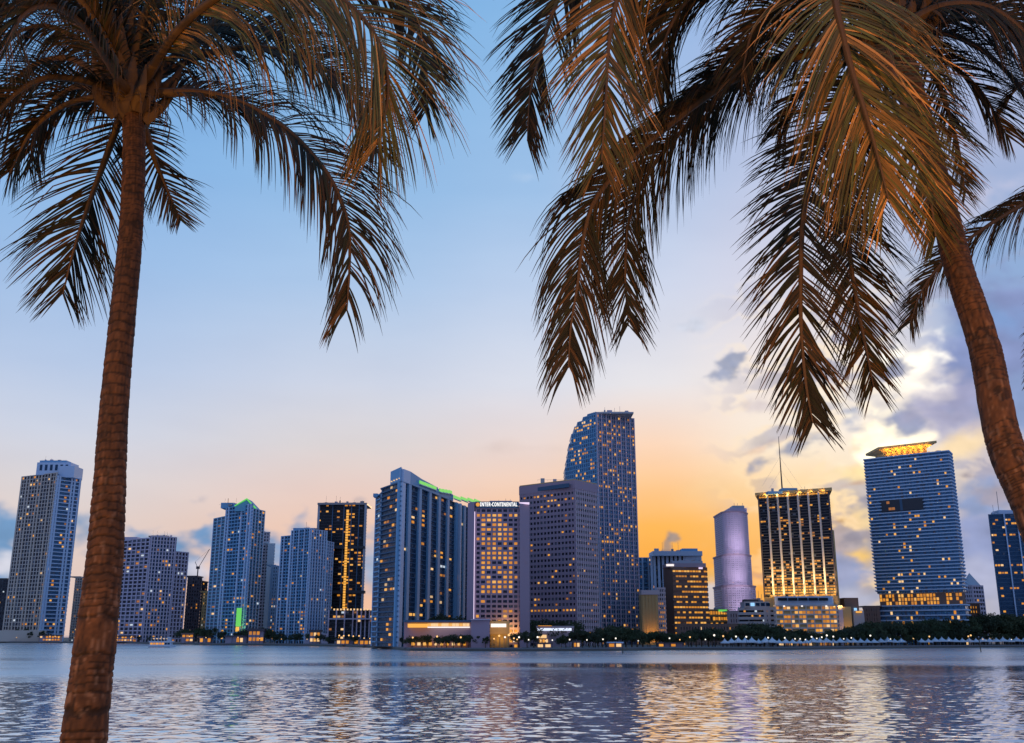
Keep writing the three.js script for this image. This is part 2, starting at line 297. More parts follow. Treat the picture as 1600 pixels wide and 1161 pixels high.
{
  // the raised bank that the palms stand on, all of it below the frame
  const W = 60, g = new THREE.PlaneGeometry(60, 30, 90, 60); g.rotateX(-Math.PI / 2); g.translate(0, 0, 0);
  const p = g.attributes.position;
  for (let i = 0; i < p.count; i++) { const x = p.getX(i), z = p.getZ(i); const edge = sstep(-9.6, -14.5, z); p.setY(i, 6.3 - edge * 7.2 + fbm(x * 0.3, 1, z * 0.3, 3) * 0.12); }
  g.computeVertexNormals();
  const b = shadowed(new THREE.Mesh(g, mat(0.06, 0.075, 0.03, 0.95))); b.name = 'park_bank'; scene.add(b); tag(b, 'raised grassy park bank at the foot of the palms', 'bank', null, 'structure');
}

// ---------------------------------------------------------------- buildings
const UNIT = new THREE.BoxGeometry(1, 1, 1);
const WR = mulberry(77);
// front: [[px, D], ...] from left to right as seen; a volume is the glazed core, a slab per floor, piers per bay, lit windows
function rear(p, d) { const l = Math.hypot(p[0], p[1]), k = 1 + d / l; return [p[0] * k, p[1] * k]; }
function footprint(front, depth) { const p = front.map(([px, D]) => [xOf(px, D), -D]); const a = p[0], b = p.at(-1), ra = rear(a, depth), rb = rear(b, depth), i = 0.04; return [...p, [rb[0] + (ra[0] - rb[0]) * i, rb[1] + (ra[1] - rb[1]) * i], [ra[0] + (rb[0] - ra[0]) * i, ra[1] + (rb[1] - ra[1]) * i]]; }
function centre(pts) { let x = 0, z = 0; for (const p of pts) { x += p[0]; z += p[1]; } return V3(x / pts.length, LAND_Y, z / pts.length); }
function volume(group, pts, y0, y1, o) {
  const c = group.userData.origin, L = pts.map(([x, z]) => [x - c.x, z - c.z]), b0 = y0 - c.y, b1 = y1 - c.y;
  part(group, 'core', prism(L, b0, b1), o.core);
  const fh = (b1 - b0) / o.floors;
  if (o.slab) {
    const g = prism(grow(L, o.slab.o), 0, o.slab.t);
    for (let k = o.slab.from || 0; k < o.floors; k += o.slab.every || 1) { const s = part(group, 'floor_slab', g, o.slab.mat); s.position.y = b0 + (k + 1) * fh - o.slab.t + 0.01; }
  }
  const curtains = [], nE = o.edges.length;
  o.edges.forEach((e, i) => {
    if (!e) return;
    const a = L[i], b = L[i + 1], len = Math.hypot(b[0] - a[0], b[1] - a[1]), dx = (b[0] - a[0]) / len, dz = (b[1] - a[1]) / len, nx = -dz, nz = dx, turn = -Math.atan2(dz, dx);
    const place = (m, u, y, d) => { m.position.set(a[0] + dx * u + nx * d, y, a[1] + dz * u + nz * d); m.rotation.y = turn; return m; };
    const bw = len / e.bays;
    for (const pr of [].concat(e.pier || [])) {
      const w = pr.w * (pr.rel ? bw : 1), g = new THREE.BoxGeometry(w, (b1 - b0) * (pr.h || 1) - 0.06, pr.o + 0.3);
      const list = pr.list || Array.from({ length: e.bays + 1 }, (_, k) => k).filter(k => k % (pr.every || 1) === 0);
      for (const k of list) place(part(group, pr.name || 'pier', g, pr.mat), Math.min(len - w / 2, Math.max(w / 2, k * bw)), (b0 + b1) / 2 + 0.02, pr.o / 2 - 0.15);
    }
    const lw = e.lw || 0.6, lh = e.lh || 0.55, R = mulberry((e.seed || 5) * 131 + i * 17 + o.floors);
    let n = 0;
    for (let k = 0; k < o.floors; k++) for (let j = 0; j < e.bays; j++) {
      const p = typeof e.lit === 'function' ? e.lit((j + 0.5) / e.bays, (k + 0.5) / o.floors, R, j, k) : e.lit || 0, r = R(), r2 = R();
      const u = (j + 0.5) * bw, y = b0 + (k + 0.5) * fh - (o.slab ? o.slab.t / 2 : 0);
      if (r < p && n < 290) {
        n++;
        const pal = e.pal || [0, 0, 1, 1, 2, 3, 4, 4, 6, 6, 7, 7, 8, 9], m = place(part(group, 'lit_window', UNIT, LIT[pal[Math.floor(r2 * pal.length)]]), u, y, 0.04);
        m.scale.set(bw * lw * (0.75 + 0.25 * R()), fh * lh * (0.8 + 0.2 * R()), 0.16);
      } else if (r2 < (e.cur ?? 0.22)) {
        const w = bw * lw * (0.5 + 0.5 * R()), hgt = fh * lh, g = new THREE.BoxGeometry(w, hgt, 0.12); g.rotateY(turn); g.translate(a[0] + dx * u + nx * 0.03, y, a[1] + dz * u + nz * 0.03); curtains.push(g);
      }
    }
  });
  if (curtains.length) part(group, 'curtained_windows', mergeGeometries(curtains), o.curtain || M.curtain, 'stuff');
  return fh;
}
function building(name, label, category, pts, group) { const c = centre(pts), g = thing(name, label, category, c, group); g.userData.origin = c; return g; }
function wing(b) { const g = new THREE.Group(); g.name = 'wing'; g.userData.origin = b.userData.origin; b.add(g); return g; }
// block by pixels: columns px0..px1, rows top..bottom, standing at depth D, d metres deep
function blockGeo(b, px0, px1, top, bottom, D, d, bottomY) { const c = b.userData.origin; const y1 = yOf(top, D), y0 = bottomY ?? (bottom == null ? LAND_Y : yOf(bottom, D)); const h = (y0 + y1) / 2 - EYE; return box(xOf(px0, D, h) - c.x, xOf(px1, D, h) - c.x, y0 - c.y, y1 - c.y, -D - d - c.z, -D - c.z); }
const block = (b, name, m, ...a) => part(b, name, blockGeo(b, ...a), m);
// (blocks take the column as read off at their own height)
const base = px => px;
const FP = (b, fr, dep) => footprint(fr, dep);
// floodlight aimed up at the wall behind it
function lamp(parent, x, y, z, color, I, radius = 30, aim = [0, 5, -10], angle = 1.15) { const l = new THREE.SpotLight(color, I, 0, angle, 0.8); l.castShadow = true; l.shadow.radius = Math.min(radius, 40); l.position.set(x, y, z); l.target.position.set(x + aim[0], y + aim[1], z + aim[2]); parent.add(l, l.target); return l; }

// 1 tall cream condominium tower, far left
{
  const fr = [[3, 1300], [60, 1265], [99, 1290]], pts = footprint(fr, 40), b = building('condominium_tower', 'tall cream condominium tower with a stepped pale blue crown beside the leaning palm trunk', 'tower', pts);
  const yTop = yOf(738, 1265);
  const [A, B, C] = pts;
  const w1 = wing(b), L = [A, B, rear(B, 40), rear(A, 40)];
  volume(w1, L, LAND_Y, yTop, { core: M.glassSmoke, floors: 44, slab: { o: 0.5, t: 1.0, mat: M.beige }, edges: [{ bays: 12, pier: [{ w: 2.4, o: 0.9, mat: M.beige, list: [0, 2, 3, 6, 7, 10, 12] }, { w: 0.9, o: 0.7, mat: M.cream, list: [1, 4, 5, 8, 9, 11], name: 'mullion' }], lit: (u, v) => (v < 0.35 ? 0.14 : 0.06) + (v > 0.9 ? 0.1 : 0), seed: 2 }] });
  const w2 = wing(b), Bi = [B[0] + 0.3, B[1] + 0.6], R2 = [Bi, C, rear(C, 38), rear(Bi, 38)];
  volume(w2, R2, LAND_Y, yOf(745, 1275), { core: M.glassBlue, floors: 43, slab: { o: 0.9, t: 1.2, mat: M.paleBlue }, edges: [{ bays: 8, pier: [{ w: 2.2, o: 1.1, mat: M.paleBlue, list: [0, 1, 5, 6, 8] }], lit: (u, v) => (u > 0.2 && u < 0.6 ? 0.12 : 0.05), lw: 0.8, seed: 4 }] });
  block(b, 'shoulder', M.paleBlue, base(92, 735), base(116, 735), 728, 746, 1273, 26);
  block(b, 'crown', M.paleBlue, base(57, 725), base(110, 725), 722.5, 742, 1278, 24);
  block(b, 'crown_cap', M.blueWall, base(62, 722), base(104, 722), 719.5, 724, 1284, 14);
  for (let k = 0; k < 6; k++) block(b, 'crown_window', M.glassDeep, base(62 + k * 8, 731), base(66 + k * 8, 731), 726, 735, 1277.8, 0.5);
  block(b, 'podium', M.beige, -6, 62, 985, null, 1255, 30);
}
// 2 stepped lilac condominiums behind the left palm
{
  const fr = [[166, 1200], [222, 1165], [262, 1180], [283, 1200]], pts = footprint(fr, 40), b = building('stepped_condominium', 'wide lilac grey condominium block stepping down to the right, behind the ferry', 'tower', pts);
  const segs = [[0, 1, 842, 27, 8], [1, 2, 838.5, 28, 8], [2, 3, 862, 23, 4]];
  for (const [i, j, row, fl, bays] of segs) {
    const w = wing(b), P = [pts[i], pts[j]], q = [...P, rear(P[1], 38 + i), rear(P[0], 38 + i)], D = -(P[0][1] + P[1][1]) / 2;
    volume(w, q, LAND_Y, yOf(row, D), { core: i === 1 ? M.glassDeep : M.glassSmoke, floors: fl, slab: { o: 0.9 + i * 0.15, t: 1.25, mat: i === 1 ? M.mauvePale : M.lilac }, edges: [{ bays, pier: { w: 1.3, o: 1.2 + i * 0.15, mat: M.lilac }, lit: 0.11, lw: 0.75, seed: 9 + i, cur: 0.3 }] });
  }
  block(b, 'roof_block', M.lilac, base(190, 842), base(214, 842), 839, 845, 1185, 16); block(b, 'roof_block', M.mauvePale, base(236, 838), base(260, 838), 836.5, 842, 1180, 14); block(b, 'roof_block', M.brown, base(232, 836), base(246, 836), 837, 839, 1181, 10);
}
// small blocks in the gaps on the left
function plain(name, label, px0, px1, top, D, m, o = {}) {
  const pts = footprint([[px0, D], [px1, D]], o.depth || 25), b = building(name, label, o.category || 'building', pts, o.group);
  const y1 = yOf(top, D), fl = Math.max(2, Math.round((y1 - LAND_Y) / (o.fh || 3.6)));
  volume(b, pts, LAND_Y, y1, { core: o.core || M.glassSmoke, floors: fl, slab: { o: 0.35, t: o.t || 1.6, mat: m }, edges: [{ bays: o.bays || Math.max(2, Math.round((px1 - px0) / 4)), pier: { w: o.pw || 1.4, o: 0.5, mat: m }, lit: o.lit ?? 0.08, pal: o.pal, seed: px0 | 0, lw: o.lw }] });
  block(b, 'parapet', m, px0, px1, top - 1.6, top, D - 0.4, o.depth ? o.depth : 25, y1 - 0.02);
  return b;
}
plain('office_block', 'low dark block at the left picture edge behind the cream tower', -30, 11, 905, 1400, M.charcoal, { lit: 0.1 });
plain('apartment_block', 'narrow beige block peeping out between cream tower and palm trunk', 108, 126, 902, 1400, M.cream, { lit: 0.12 });
plain('office_block', 'dark brown slab block between the lilac condominiums and the teal tower', 286, 309, 901, 1300, M.darkBrown, { lit: 0.05, fh: 4 });
plain('office_block', 'narrow black block beside the dark brown slab', 309.5, 318, 909, 1320, M.charcoal, { lit: 0.02 });
plain('apartment_block', 'short gold-lit block in the gap left of the teal tower', 312, 330, 925, 1240, M.goldWall, { lit: 0.3, lw: 0.8 });

// 3 teal tower with a green-lit gabled crown
{
  const fr = [[321, 1040], [340, 1015], [381, 985], [401, 1010]], pts = footprint(fr, 34), b = building('condominium_tower', 'teal balconied tower with green-lit gabled crown and a green light panel at its foot', 'tower', pts);
  const lit = (u, v) => 0.07 + (v < 0.33 && v > 0.26 ? 0.15 : 0);
  const seg = [[0, 1, 808, 37, 3, M.tealWall], [1, 2, 790, 39, 8, M.blueWall], [2, 3, 796, 39, 4, M.tealWall]];
  for (const [i, j, row, fl, bays, m] of seg) {
    const w = wing(b), P = [pts[i], pts[j]], q = [...P, rear(P[1], 32), rear(P[0], 32)], D = -(P[0][1] + P[1][1]) / 2;
    volume(w, q, LAND_Y, yOf(row, D), { core: M.glassTeal, floors: fl, slab: { o: i === 1 ? 1.3 : 0.8, t: 0.95, mat: m }, edges: [{ bays, pier: i === 1 ? [{ w: 1.8, o: 1.45, mat: M.paleBlue, list: [0, 1, 5, 7, 8] }, { w: 0.6, o: 1.0, mat: m, list: [2, 3, 4, 6], name: 'mullion' }] : { w: 1.0, o: 1.0, mat: M.paleBlue }, lit, lw: 0.8, seed: 20 + i, cur: 0.15 }] });
  }
  // gable crown: two slopes with green light tubes along their eaves
  const c = b.userData.origin, loc = (px, py, D) => at(px, py, D).sub(c);
  const a0 = loc(367, 790, 995), a1 = loc(386, 779, 992), a2 = loc(400, 794, 1004), bot = V3(0, yOf(800, 1000) - c.y, 0);
  const sh = (p, q, name) => { const g = new THREE.BufferGeometry(), d = 20; const v = [p, q, V3(q.x, bot.y, q.z), V3(p.x, bot.y, p.z)], pos = []; const bk = v.map(k => V3(k.x, k.y, k.z - d)); const quad = (a, e, f, h) => [a, e, f, a, f, h].forEach(k => pos.push(k.x, k.y, k.z)); quad(v[3], v[2], v[1], v[0]); quad(v[0], v[1], bk[1], bk[0]); quad(bk[0], bk[1], bk[2], bk[3]); quad(v[1], v[2], bk[2], bk[1]); quad(v[3], v[0], bk[0], bk[3]); g.setAttribute('position', new THREE.Float32BufferAttribute(pos, 3)); g.setAttribute('uv', new THREE.Float32BufferAttribute(new Float32Array(pos.length / 3 * 2), 2)); g.computeVertexNormals(); return part(b, name, g, M.tealWall); };
  sh(a0, a1, 'gable'); sh(V3(a1.x + 0.05, a1.y, a1.z - 0.1), a2, 'gable');
  const bar = (p, q, m, r, n) => part(b, n, new THREE.TubeGeometry(new THREE.CatmullRomCurve3([p, q]), 6, r, 6), m);
  const f = v => V3(v.x, v.y - 0.4, v.z + 0.8);
  bar(f(a0), f(a0.clone().lerp(a1, 0.6)), L_GREEN, 0.55, 'green_light'); bar(f(a0.clone().lerp(a1, 0.62)), f(a1), L_GREEN, 0.65, 'green_light'); bar(f(a1), f(a2), L_GREEN, 0.75, 'green_light');
  block(b, 'roof_block', M.blueWall, base(345, 788), base(366, 788), 785.5, 794, 1012, 16);
  block(b, 'mast', M.steel, base(356, 785), base(357, 785), 779, 786, 1010, 1);
  block(b, 'green_light_panel', L_GREEN, 369, 376.5, 950, 979, 980, 1.2); block(b, 'gold_light_panel', L_GOLD, 368, 373, 979.5, 987, 979, 1.2);
  lamp(b, xOf(372, 975) - c.x, 12, -972 - c.z, rgb(0.3, 1, 0.2), 200);
}
// 4 narrow pale towers in the gap
plain('apartment_tower', 'slim pinkish tower just behind the teal tower, amber light under its roof', 397, 412, 831, 1120, M.mauvePale, { category: 'tower', fh: 3.4, lit: 0.06, bays: 3 });
plain('apartment_tower', 'slim white tower with plain vertical strips in the narrow gap', 410, 421, 849, 1100, M.white, { category: 'tower', fh: 3.4, lit: 0.04, bays: 3, pw: 2.4 });
plain('apartment_block', 'shorter blue block with gold windows beside the slim white tower', 417, 431, 884, 1060, M.paleBlue, { fh: 3.6, lit: (u, v) => v < 0.5 ? 0.35 : 0.1, core: M.glassBlue });
// 5 striped blue-lilac tower
{
  const fr = [[431, 960], [447, 950], [477, 928], [503, 945], [514, 962]], pts = footprint(fr, 30), b = building('condominium_tower', 'blue and lilac tower striped with white vertical fins, left of the dark gold-lined tower', 'tower', pts);
  const seg = [[0, 1, 837, 33, 3, M.blueWall, M.glassDeep], [1, 2, 827, 35, 7, M.blueWall, M.glassDeep], [2, 3, 828, 35, 6, M.lilac, M.glassBlue], [3, 4, 846, 32, 3, M.lilac, M.glassBlue]];
  for (const [i, j, row, fl, bays, m, core] of seg) {
    const w = wing(b), P = [pts[i], pts[j]], q = [...P, rear(P[1], 30), rear(P[0], 30)], D = -(P[0][1] + P[1][1]) / 2;
    volume(w, q, LAND_Y, yOf(row, D), { core, floors: fl, slab: { o: 0.4 + i * 0.05, t: 0.8, mat: m }, edges: [{ bays, pier: i < 2 ? [{ w: 1.1, o: 1.0, mat: M.paleBlue, list: [0, 1, 3, 5, 7].filter(k => k <= bays) }, { w: 0.5, o: 0.8, mat: M.blueWall, list: [2, 4, 6].filter(k => k < bays), name: 'mullion' }] : { w: 1.2, o: 1.0, mat: M.paleBlue }, lit: (u, v) => 0.08 + (i === 1 && u > 0.5 && v > 0.12 && v < 0.3 ? 0.45 : 0), lw: 0.85, seed: 30 + i }] });
  }
  block(b, 'roof_block', M.blueWall, base(458, 826), base(492, 826), 825, 830, 950, 12);
  block(b, 'podium', M.lilac, 476, 516, 990, null, 915, 20);
}
// 6 dark tower with a gold vertical line, and its podium
{
  const fr = [[487, 985], [566, 980]], pts = footprint(fr, 36), b = building('glass_tower', 'dark glass tower with a gold light line running up its middle', 'tower', pts), c = b.userData.origin;
  const yT = yOf(787, 982);
  volume(b, pts, LAND_Y, yT, { core: M.glassBlack, floors: 46, slab: { o: 0.25, t: 0.5, mat: M.charcoal }, edges: [{ bays: 13, pier: [{ w: 2.2, o: 0.9, mat: M.grey, list: [0, 13] }, { w: 1.0, o: 0.8, mat: M.navyWall, list: [4, 7, 9, 11] }], lit: (u, v) => (u > 0.62 && u < 0.76 ? 0.5 : u > 0.35 ? 0.14 : 0.09) * (v > 0.12 ? 1 : 0), lw: 0.8, seed: 40, cur: 0.05, pal: [0, 1, 1, 4, 6, 2] }] });
  for (const row of [855, 925]) block(b, 'joint_band', M.charcoal, 490, 570, row - 2, row + 2.2, 978.6, 5);
  block(b, 'parapet', M.steel, base(496, 786), base(573.5, 789), 785.5, 788.5, 979, 34);
  const u = xOf(535.5, 980) - c.x; part(b, 'gold_light_line', box(u - 1.1, u + 1.1, yOf(955, 980) - c.y, yOf(797, 980) - c.y, -979 - c.z, -978 - c.z), L_GOLD);
  for (let k = 0; k < 38; k++) { const y = yOf(952 - k * 4.05, 980) - c.y; part(b, 'light_line_clip', box(u - 1.2, u + 1.2, y, y + 0.5, -978.2 - c.z, -977.8 - c.z), M.charcoal); }
}
{
  const fr = [[512, 915], [590, 905]], pts = footprint(fr, 26), b = building('podium_block', 'dark colonnaded podium with a row of white lights along its roof edge', 'building', pts), c = b.userData.origin;
  volume(b, pts, LAND_Y, yOf(953, 910), { core: M.glassBlack, floors: 8, slab: { o: 0.4, t: 0.7, mat: M.charcoal }, edges: [{ bays: 12, pier: [{ w: 1.0, o: 1.2, mat: M.lilac, list: [0, 2, 4, 6, 7, 8, 9, 10, 12] }], lit: (u, v) => v > 0.72 ? 0.55 : 0.14, lw: 0.8, seed: 44, cur: 0.1 }] });
  block(b, 'cornice', M.lilac, 512, 590, 966, 968, 903.5, 3);
  for (let k = 0; k < 13; k++) block(b, 'roof_light', LIT[3], 521 + k * 5.2, 523.2 + k * 5.2, 951, 953.6, 904, 1);
}
// 7 long blue tower with raised prow and green roof lights
{
  const fr = [[581, 690], [590, 672], [620, 640], [738, 790]], pts = footprint(fr, 26), b = building('prow_tower', 'long blue residential tower with a raised prow, sloping roofline and green roof lights', 'tower', pts), c = b.userData.origin;
  const w0 = wing(b); volume(w0, [pts[0], pts[1], rear(pts[1], 60), rear(pts[0], 60)], LAND_Y, yOf(772, 682), { core: M.glassDeep, floors: 31, slab: { o: 0.7, t: 0.8, mat: M.blueWall }, edges: [{ bays: 3, pier: { w: 0.8, o: 0.8, mat: M.paleBlue, list: [0, 3] }, lit: 0.1, seed: 50, lw: 0.8 }] });
  const w1 = wing(b); volume(w1, [pts[1], pts[2], [pts[2][0] - 2, pts[2][1] - 40], [pts[1][0], pts[1][1] - 40]], LAND_Y, yOf(757, 655), { core: M.glassDeep, floors: 33, slab: { o: 1.4, t: 0.8, mat: M.navyWall }, edges: [{ bays: 7, pier: [{ w: 2.2, o: 1.7, mat: M.blueWall, list: [7] }, { w: 0.6, o: 0.7, mat: M.blueWall, list: [0] }], lit: 0.1, seed: 51, lw: 0.85, cur: 0.15 }] });
  const w2 = wing(b), y2 = yOf(752, 640), n = 12;
  volume(w2, [pts[2], pts[3], rear(pts[3], 22), rear(pts[2], 40)], LAND_Y, y2, { core: M.glassDeep, floors: 33, slab: { o: 0.5, t: 0.7, mat: M.navyWall }, edges: [{ bays: 24, pier: [{ w: 5.2, o: 1.2, mat: M.paleBlue, list: [0, 24] }, { w: 4.6, o: 1.5, mat: M.blueWall, list: [2, 5, 8, 11, 14, 17, 20, 22], name: 'fin' }, { w: 2.6, o: 2.6, mat: M.paleBlue, list: [18] }], lit: (u, v, R, j) => [3, 6, 9, 10, 12, 15].includes(j) ? 0.16 : 0.05, lw: 0.8, seed: 52, cur: 0.12 }] });
  // roof screen following the long side, higher toward the prow
  const e = [pts[2], pts[3]], len = Math.hypot(e[1][0] - e[0][0], e[1][1] - e[0][1]), dx = (e[1][0] - e[0][0]) / len, dz = (e[1][1] - e[0][1]) / len;
  const P = (u, off) => [e[0][0] + dx * u - dz * off - c.x, e[0][1] + dz * u + dx * off - c.z];
  const D0 = u => -(e[0][1] + dz * u), rows = [[0, 733], [12, 737], [34, 749], [66, 762]];
  for (let k = 0; k < 3; k++) { const [u0, r0] = rows[k], [u1, r1] = rows[k + 1]; const h0 = yOf(r0, D0(u0)) - c.y, h1 = yOf(r1, D0(u1)) - c.y; const q = [P(u0, 1.7), P(u1 - 0.03, 1.7), P(u1 - 0.03, -1.2), P(u0, -1.2)]; part(b, 'roof_screen', prism(q, y2 - c.y - 0.3, 0, p => { const t = Math.min(1, Math.max(0, ((p[0] + c.x - e[0][0]) * dx + (p[1] + c.z - e[0][1]) * dz - u0) / (u1 - u0))); return h0 + (h1 - h0) * t; }), k ? M.blueWall : M.paleBlue); }
  const q2 = [P(66, 1.7), P(100, 1.7), P(100, -1.2), P(66, -1.2)]; part(b, 'roof_screen', prism(q2, y2 - c.y - 0.3, yOf(768, D0(80)) - c.y), M.blueWall);
  const led = (u0, u1, ra, rb) => { const n = 4; for (let k = 0; k < n; k++) { const s0 = u0 + (u1 - u0) * k / n, s1 = u0 + (u1 - u0) * (k + 0.94) / n, r = ra + (rb - ra) * (k + 0.5) / n, y = yOf(r, D0((s0 + s1) / 2)) - c.y; part(b, 'green_light', prism([P(s0, 2.3), P(s1, 2.3), P(s1, 1.8), P(s0, 1.8)], y - 1.1, y + 0.9), L_GREEN); part(b, 'light_ledge', prism([P(s0, 2.9), P(s1, 2.9), P(s1, 1.8), P(s0, 1.8)], y - 2.0, y - 1.5), M.white); } };
  led(28, 62, 753, 763); led(68, 96, 765.5, 769); led(100, 168, 777, 784);
  // prow block over the balconies
  const pr = [pts[1], pts[2]].map(([x, z]) => [x - c.x, z - c.z]); const mid = [pr[0][0] + (pr[1][0] - pr[0][0]) * 0.42, pr[0][1] + (pr[1][1] - pr[0][1]) * 0.42];
  part(b, 'prow', prism([mid, [pr[1][0] - 0.1, pr[1][1] + 1.2], [pr[1][0] - 0.1, pr[1][1] - 24], [mid[0], mid[1] - 18]], yOf(757, 655) - c.y, yOf(733, 648) - c.y), M.blueWall);
  for (let k = 0; k < 4; k++) { const t = 0.5 + k * 0.14, x = pr[0][0] + (pr[1][0] - pr[0][0]) * t, z = pr[0][1] + (pr[1][1] - pr[0][1]) * t; part(b, 'prow_light', box(x - 0.5, x + 0.5, yOf(751.5, 650) - c.y, yOf(750, 650) - c.y, z + 1.2, z + 2), LIT[3]); }
  block(b, 'roof_block', M.blueWall, base(583, 772), base(590, 772), 771, 776, 684, 8);
}
// 8 hotel with travertine piers, lit windows and roof lettering
const font = await new FontLoader().loadAsync('fonts/droid/droid_sans_bold.typeface.json');
{
  const D = 612, fr = [[741, D], [811, D]], pts = footprint(fr, 24), b = building('hotel_tower', 'hotel tower of lilac stone piers with rows of gold windows and white roof lettering', 'tower', pts), c = b.userData.origin;
  volume(b, pts, LAND_Y, yOf(785.5, D), { core: M.glassSmoke, floors: 30, slab: { o: 0.35, t: 1.25, mat: M.travertine }, edges: [{ bays: 8, pier: { w: 0.95, o: 0.5, mat: M.travertine }, lit: (u, v, R, j) => v > 0.36 && v < 0.9 && j > 0 && j < 7 ? (v > 0.6 ? 0.95 : 0.86) - (R() < 0.12 ? 0.7 : 0) : v > 0.9 && v < 0.93 ? 0.8 : v > 0.93 ? 0 : j > 3 && v < 0.12 ? 0.5 : 0.1, lw: 0.72, lh: 0.62, pal: [0, 0, 1, 1, 6, 2], seed: 60, cur: 0.1 }] });
  const z = -D - c.z, X = (px, py) => xOf(px, D, hOf(py, D)) - c.x, X0 = px => xOf(px, D) - c.x;
  part(b, 'stone_pier', prism([[X0(727), z - 14], [X0(729), z - 2], [X0(739.5), z + 3], [X0(740.8), z - 24]], 0, yOf(785, D) - c.y), M.travertine);
  part(b, 'stone_pier', prism([[X0(811.3), z - 24], [X0(812), z + 3], [X0(828), z - 3], [X0(829), z - 24]], 0, yOf(787.5, D) - c.y), M.travertine);
  part(b, 'pier_cap', box(X0(812), X0(828), yOf(787.4, D) - c.y, yOf(785, D) - c.y, z - 20, z + 0.5), L_LILAC);
  part(b, 'light_strip', box(X0(739.6), X0(740.7), yOf(968, D) - c.y, yOf(800, D) - c.y, z + 1.2, z + 2.2), L_LILAC);
  part(b, 'sign_board', box(X0(741), X0(811), yOf(794, D) - c.y, yOf(784, D) - c.y, z + 0.6, z + 1.2), M.navyWall);
  const t = new TextGeometry('INTER-CONTINENTAL', { font, size: 2.1, depth: 0.25, curveSegments: 3 }); t.computeBoundingBox(); const bb = t.boundingBox, tw = X0(808.5) - X0(748.5); t.translate(-bb.min.x, -bb.min.y, 0); t.scale(tw / (bb.max.x - bb.min.x), 2.4 / (bb.max.y - bb.min.y), 1); t.translate(X0(748.5), yOf(791.6, D) - c.y, z + 1.25);
  part(b, 'sign_lettering', t, glow(1.3, 1.25, 1.2));
  const lg = new THREE.CylinderGeometry(1.2, 1.2, 0.3, 16); lg.rotateX(Math.PI / 2); lg.translate(X0(745), yOf(788.8, D) - c.y, z + 1.4); part(b, 'sign_emblem', lg, LIT[0]);
  block(b, 'roof_block', M.lilac, 765, 800, 782.5, 786, D + 4, 10);
  for (const [x, r] of [[790, 779], [797, 780], [779, 781]]) block(b, 'mast', M.steel, x, x + 0.5, r, 784, D + 5, 0.3);
  for (const px of [785, 800]) lamp(b, X0(px), 6, z + 7, rgb(1, 0.55, 0.12), 500, 90);
}
// hotel podium, plain stone block and gold porch
{
  const D = 588, pts = footprint([[631, D + 8], [738, D]], 18), b = building('podium_block', 'low lilac podium with a long gold and white lit window band, behind small shore trees', 'building', pts), c = b.userData.origin;
  part(b, 'wall', prism(pts.map(([x, z]) => [x - c.x, z - c.z]), 0, yOf(972, D) - c.y), M.travertine);
  block(b, 'roof_slab', M.navyWall, 630, 738.5, 969, 972, D - 1.2, 20);
  block(b, 'band_window', L_GOLD, 637, 667, 974.5, 980.5, D - 0.4, 8);
  for (let k = 0; k < 12; k++) block(b, 'band_window', k % 3 ? LIT[3] : LIT[2], 668 + k * 5.5, 672.8 + k * 5.5, 974, 978.6, D - 0.4, 6);
  block(b, 'light_strip', L_WHITE, 668, 734, 979.2, 981, D - 0.8, 4);
  for (let k = 0; k < 10; k++) block(b, 'lit_window', LIT[[0, 3, 2][k % 3]], 643 + k * 9, 646.5 + k * 9, 1004, 1008.5, D - 0.5, 6);
}
{
  const D = 575, pts = footprint([[736, D], [765, D - 2]], 14), b = building('stone_block', 'plain windowless lavender stone block at the water edge below the hotel', 'building', pts), c = b.userData.origin;
  part(b, 'wall', prism(pts.map(([x, z]) => [x - c.x, z - c.z]), 0, yOf(968, D) - c.y), M.travertine);
  block(b, 'coping', M.lilac, 735.5, 765.5, 967.2, 968.6, D - 2.8, 14);
}
{
  const D = 586, pts = footprint([[766, D], [796, D]], 12), b = building('porch', 'gold-lit hotel porch on stout columns with a white lit band', 'porch', pts), c = b.userData.origin;
  block(b, 'canopy', M.goldWall, 765.5, 796, 970, 991, D, 14, yOf(991, D));
  block(b, 'light_band', L_WHITE, 767, 791, 974.5, 980, D - 0.5, 3);
  for (let k = 0; k < 5; k++) block(b, 'column', M.goldWall, 768 + k * 6, 770.4 + k * 6, 990.8, null, D + 1, 1.2);
  block(b, 'back_wall', M.goldWall, 766, 796, 991, null, D + 11, 1);
  lamp(b, 0, 6, -D - c.z + 9, rgb(1, 0.55, 0.1), 160, 90); lamp(b, 0, 4, -D - c.z - 5, rgb(1, 0.6, 0.15), 90, 90);
}
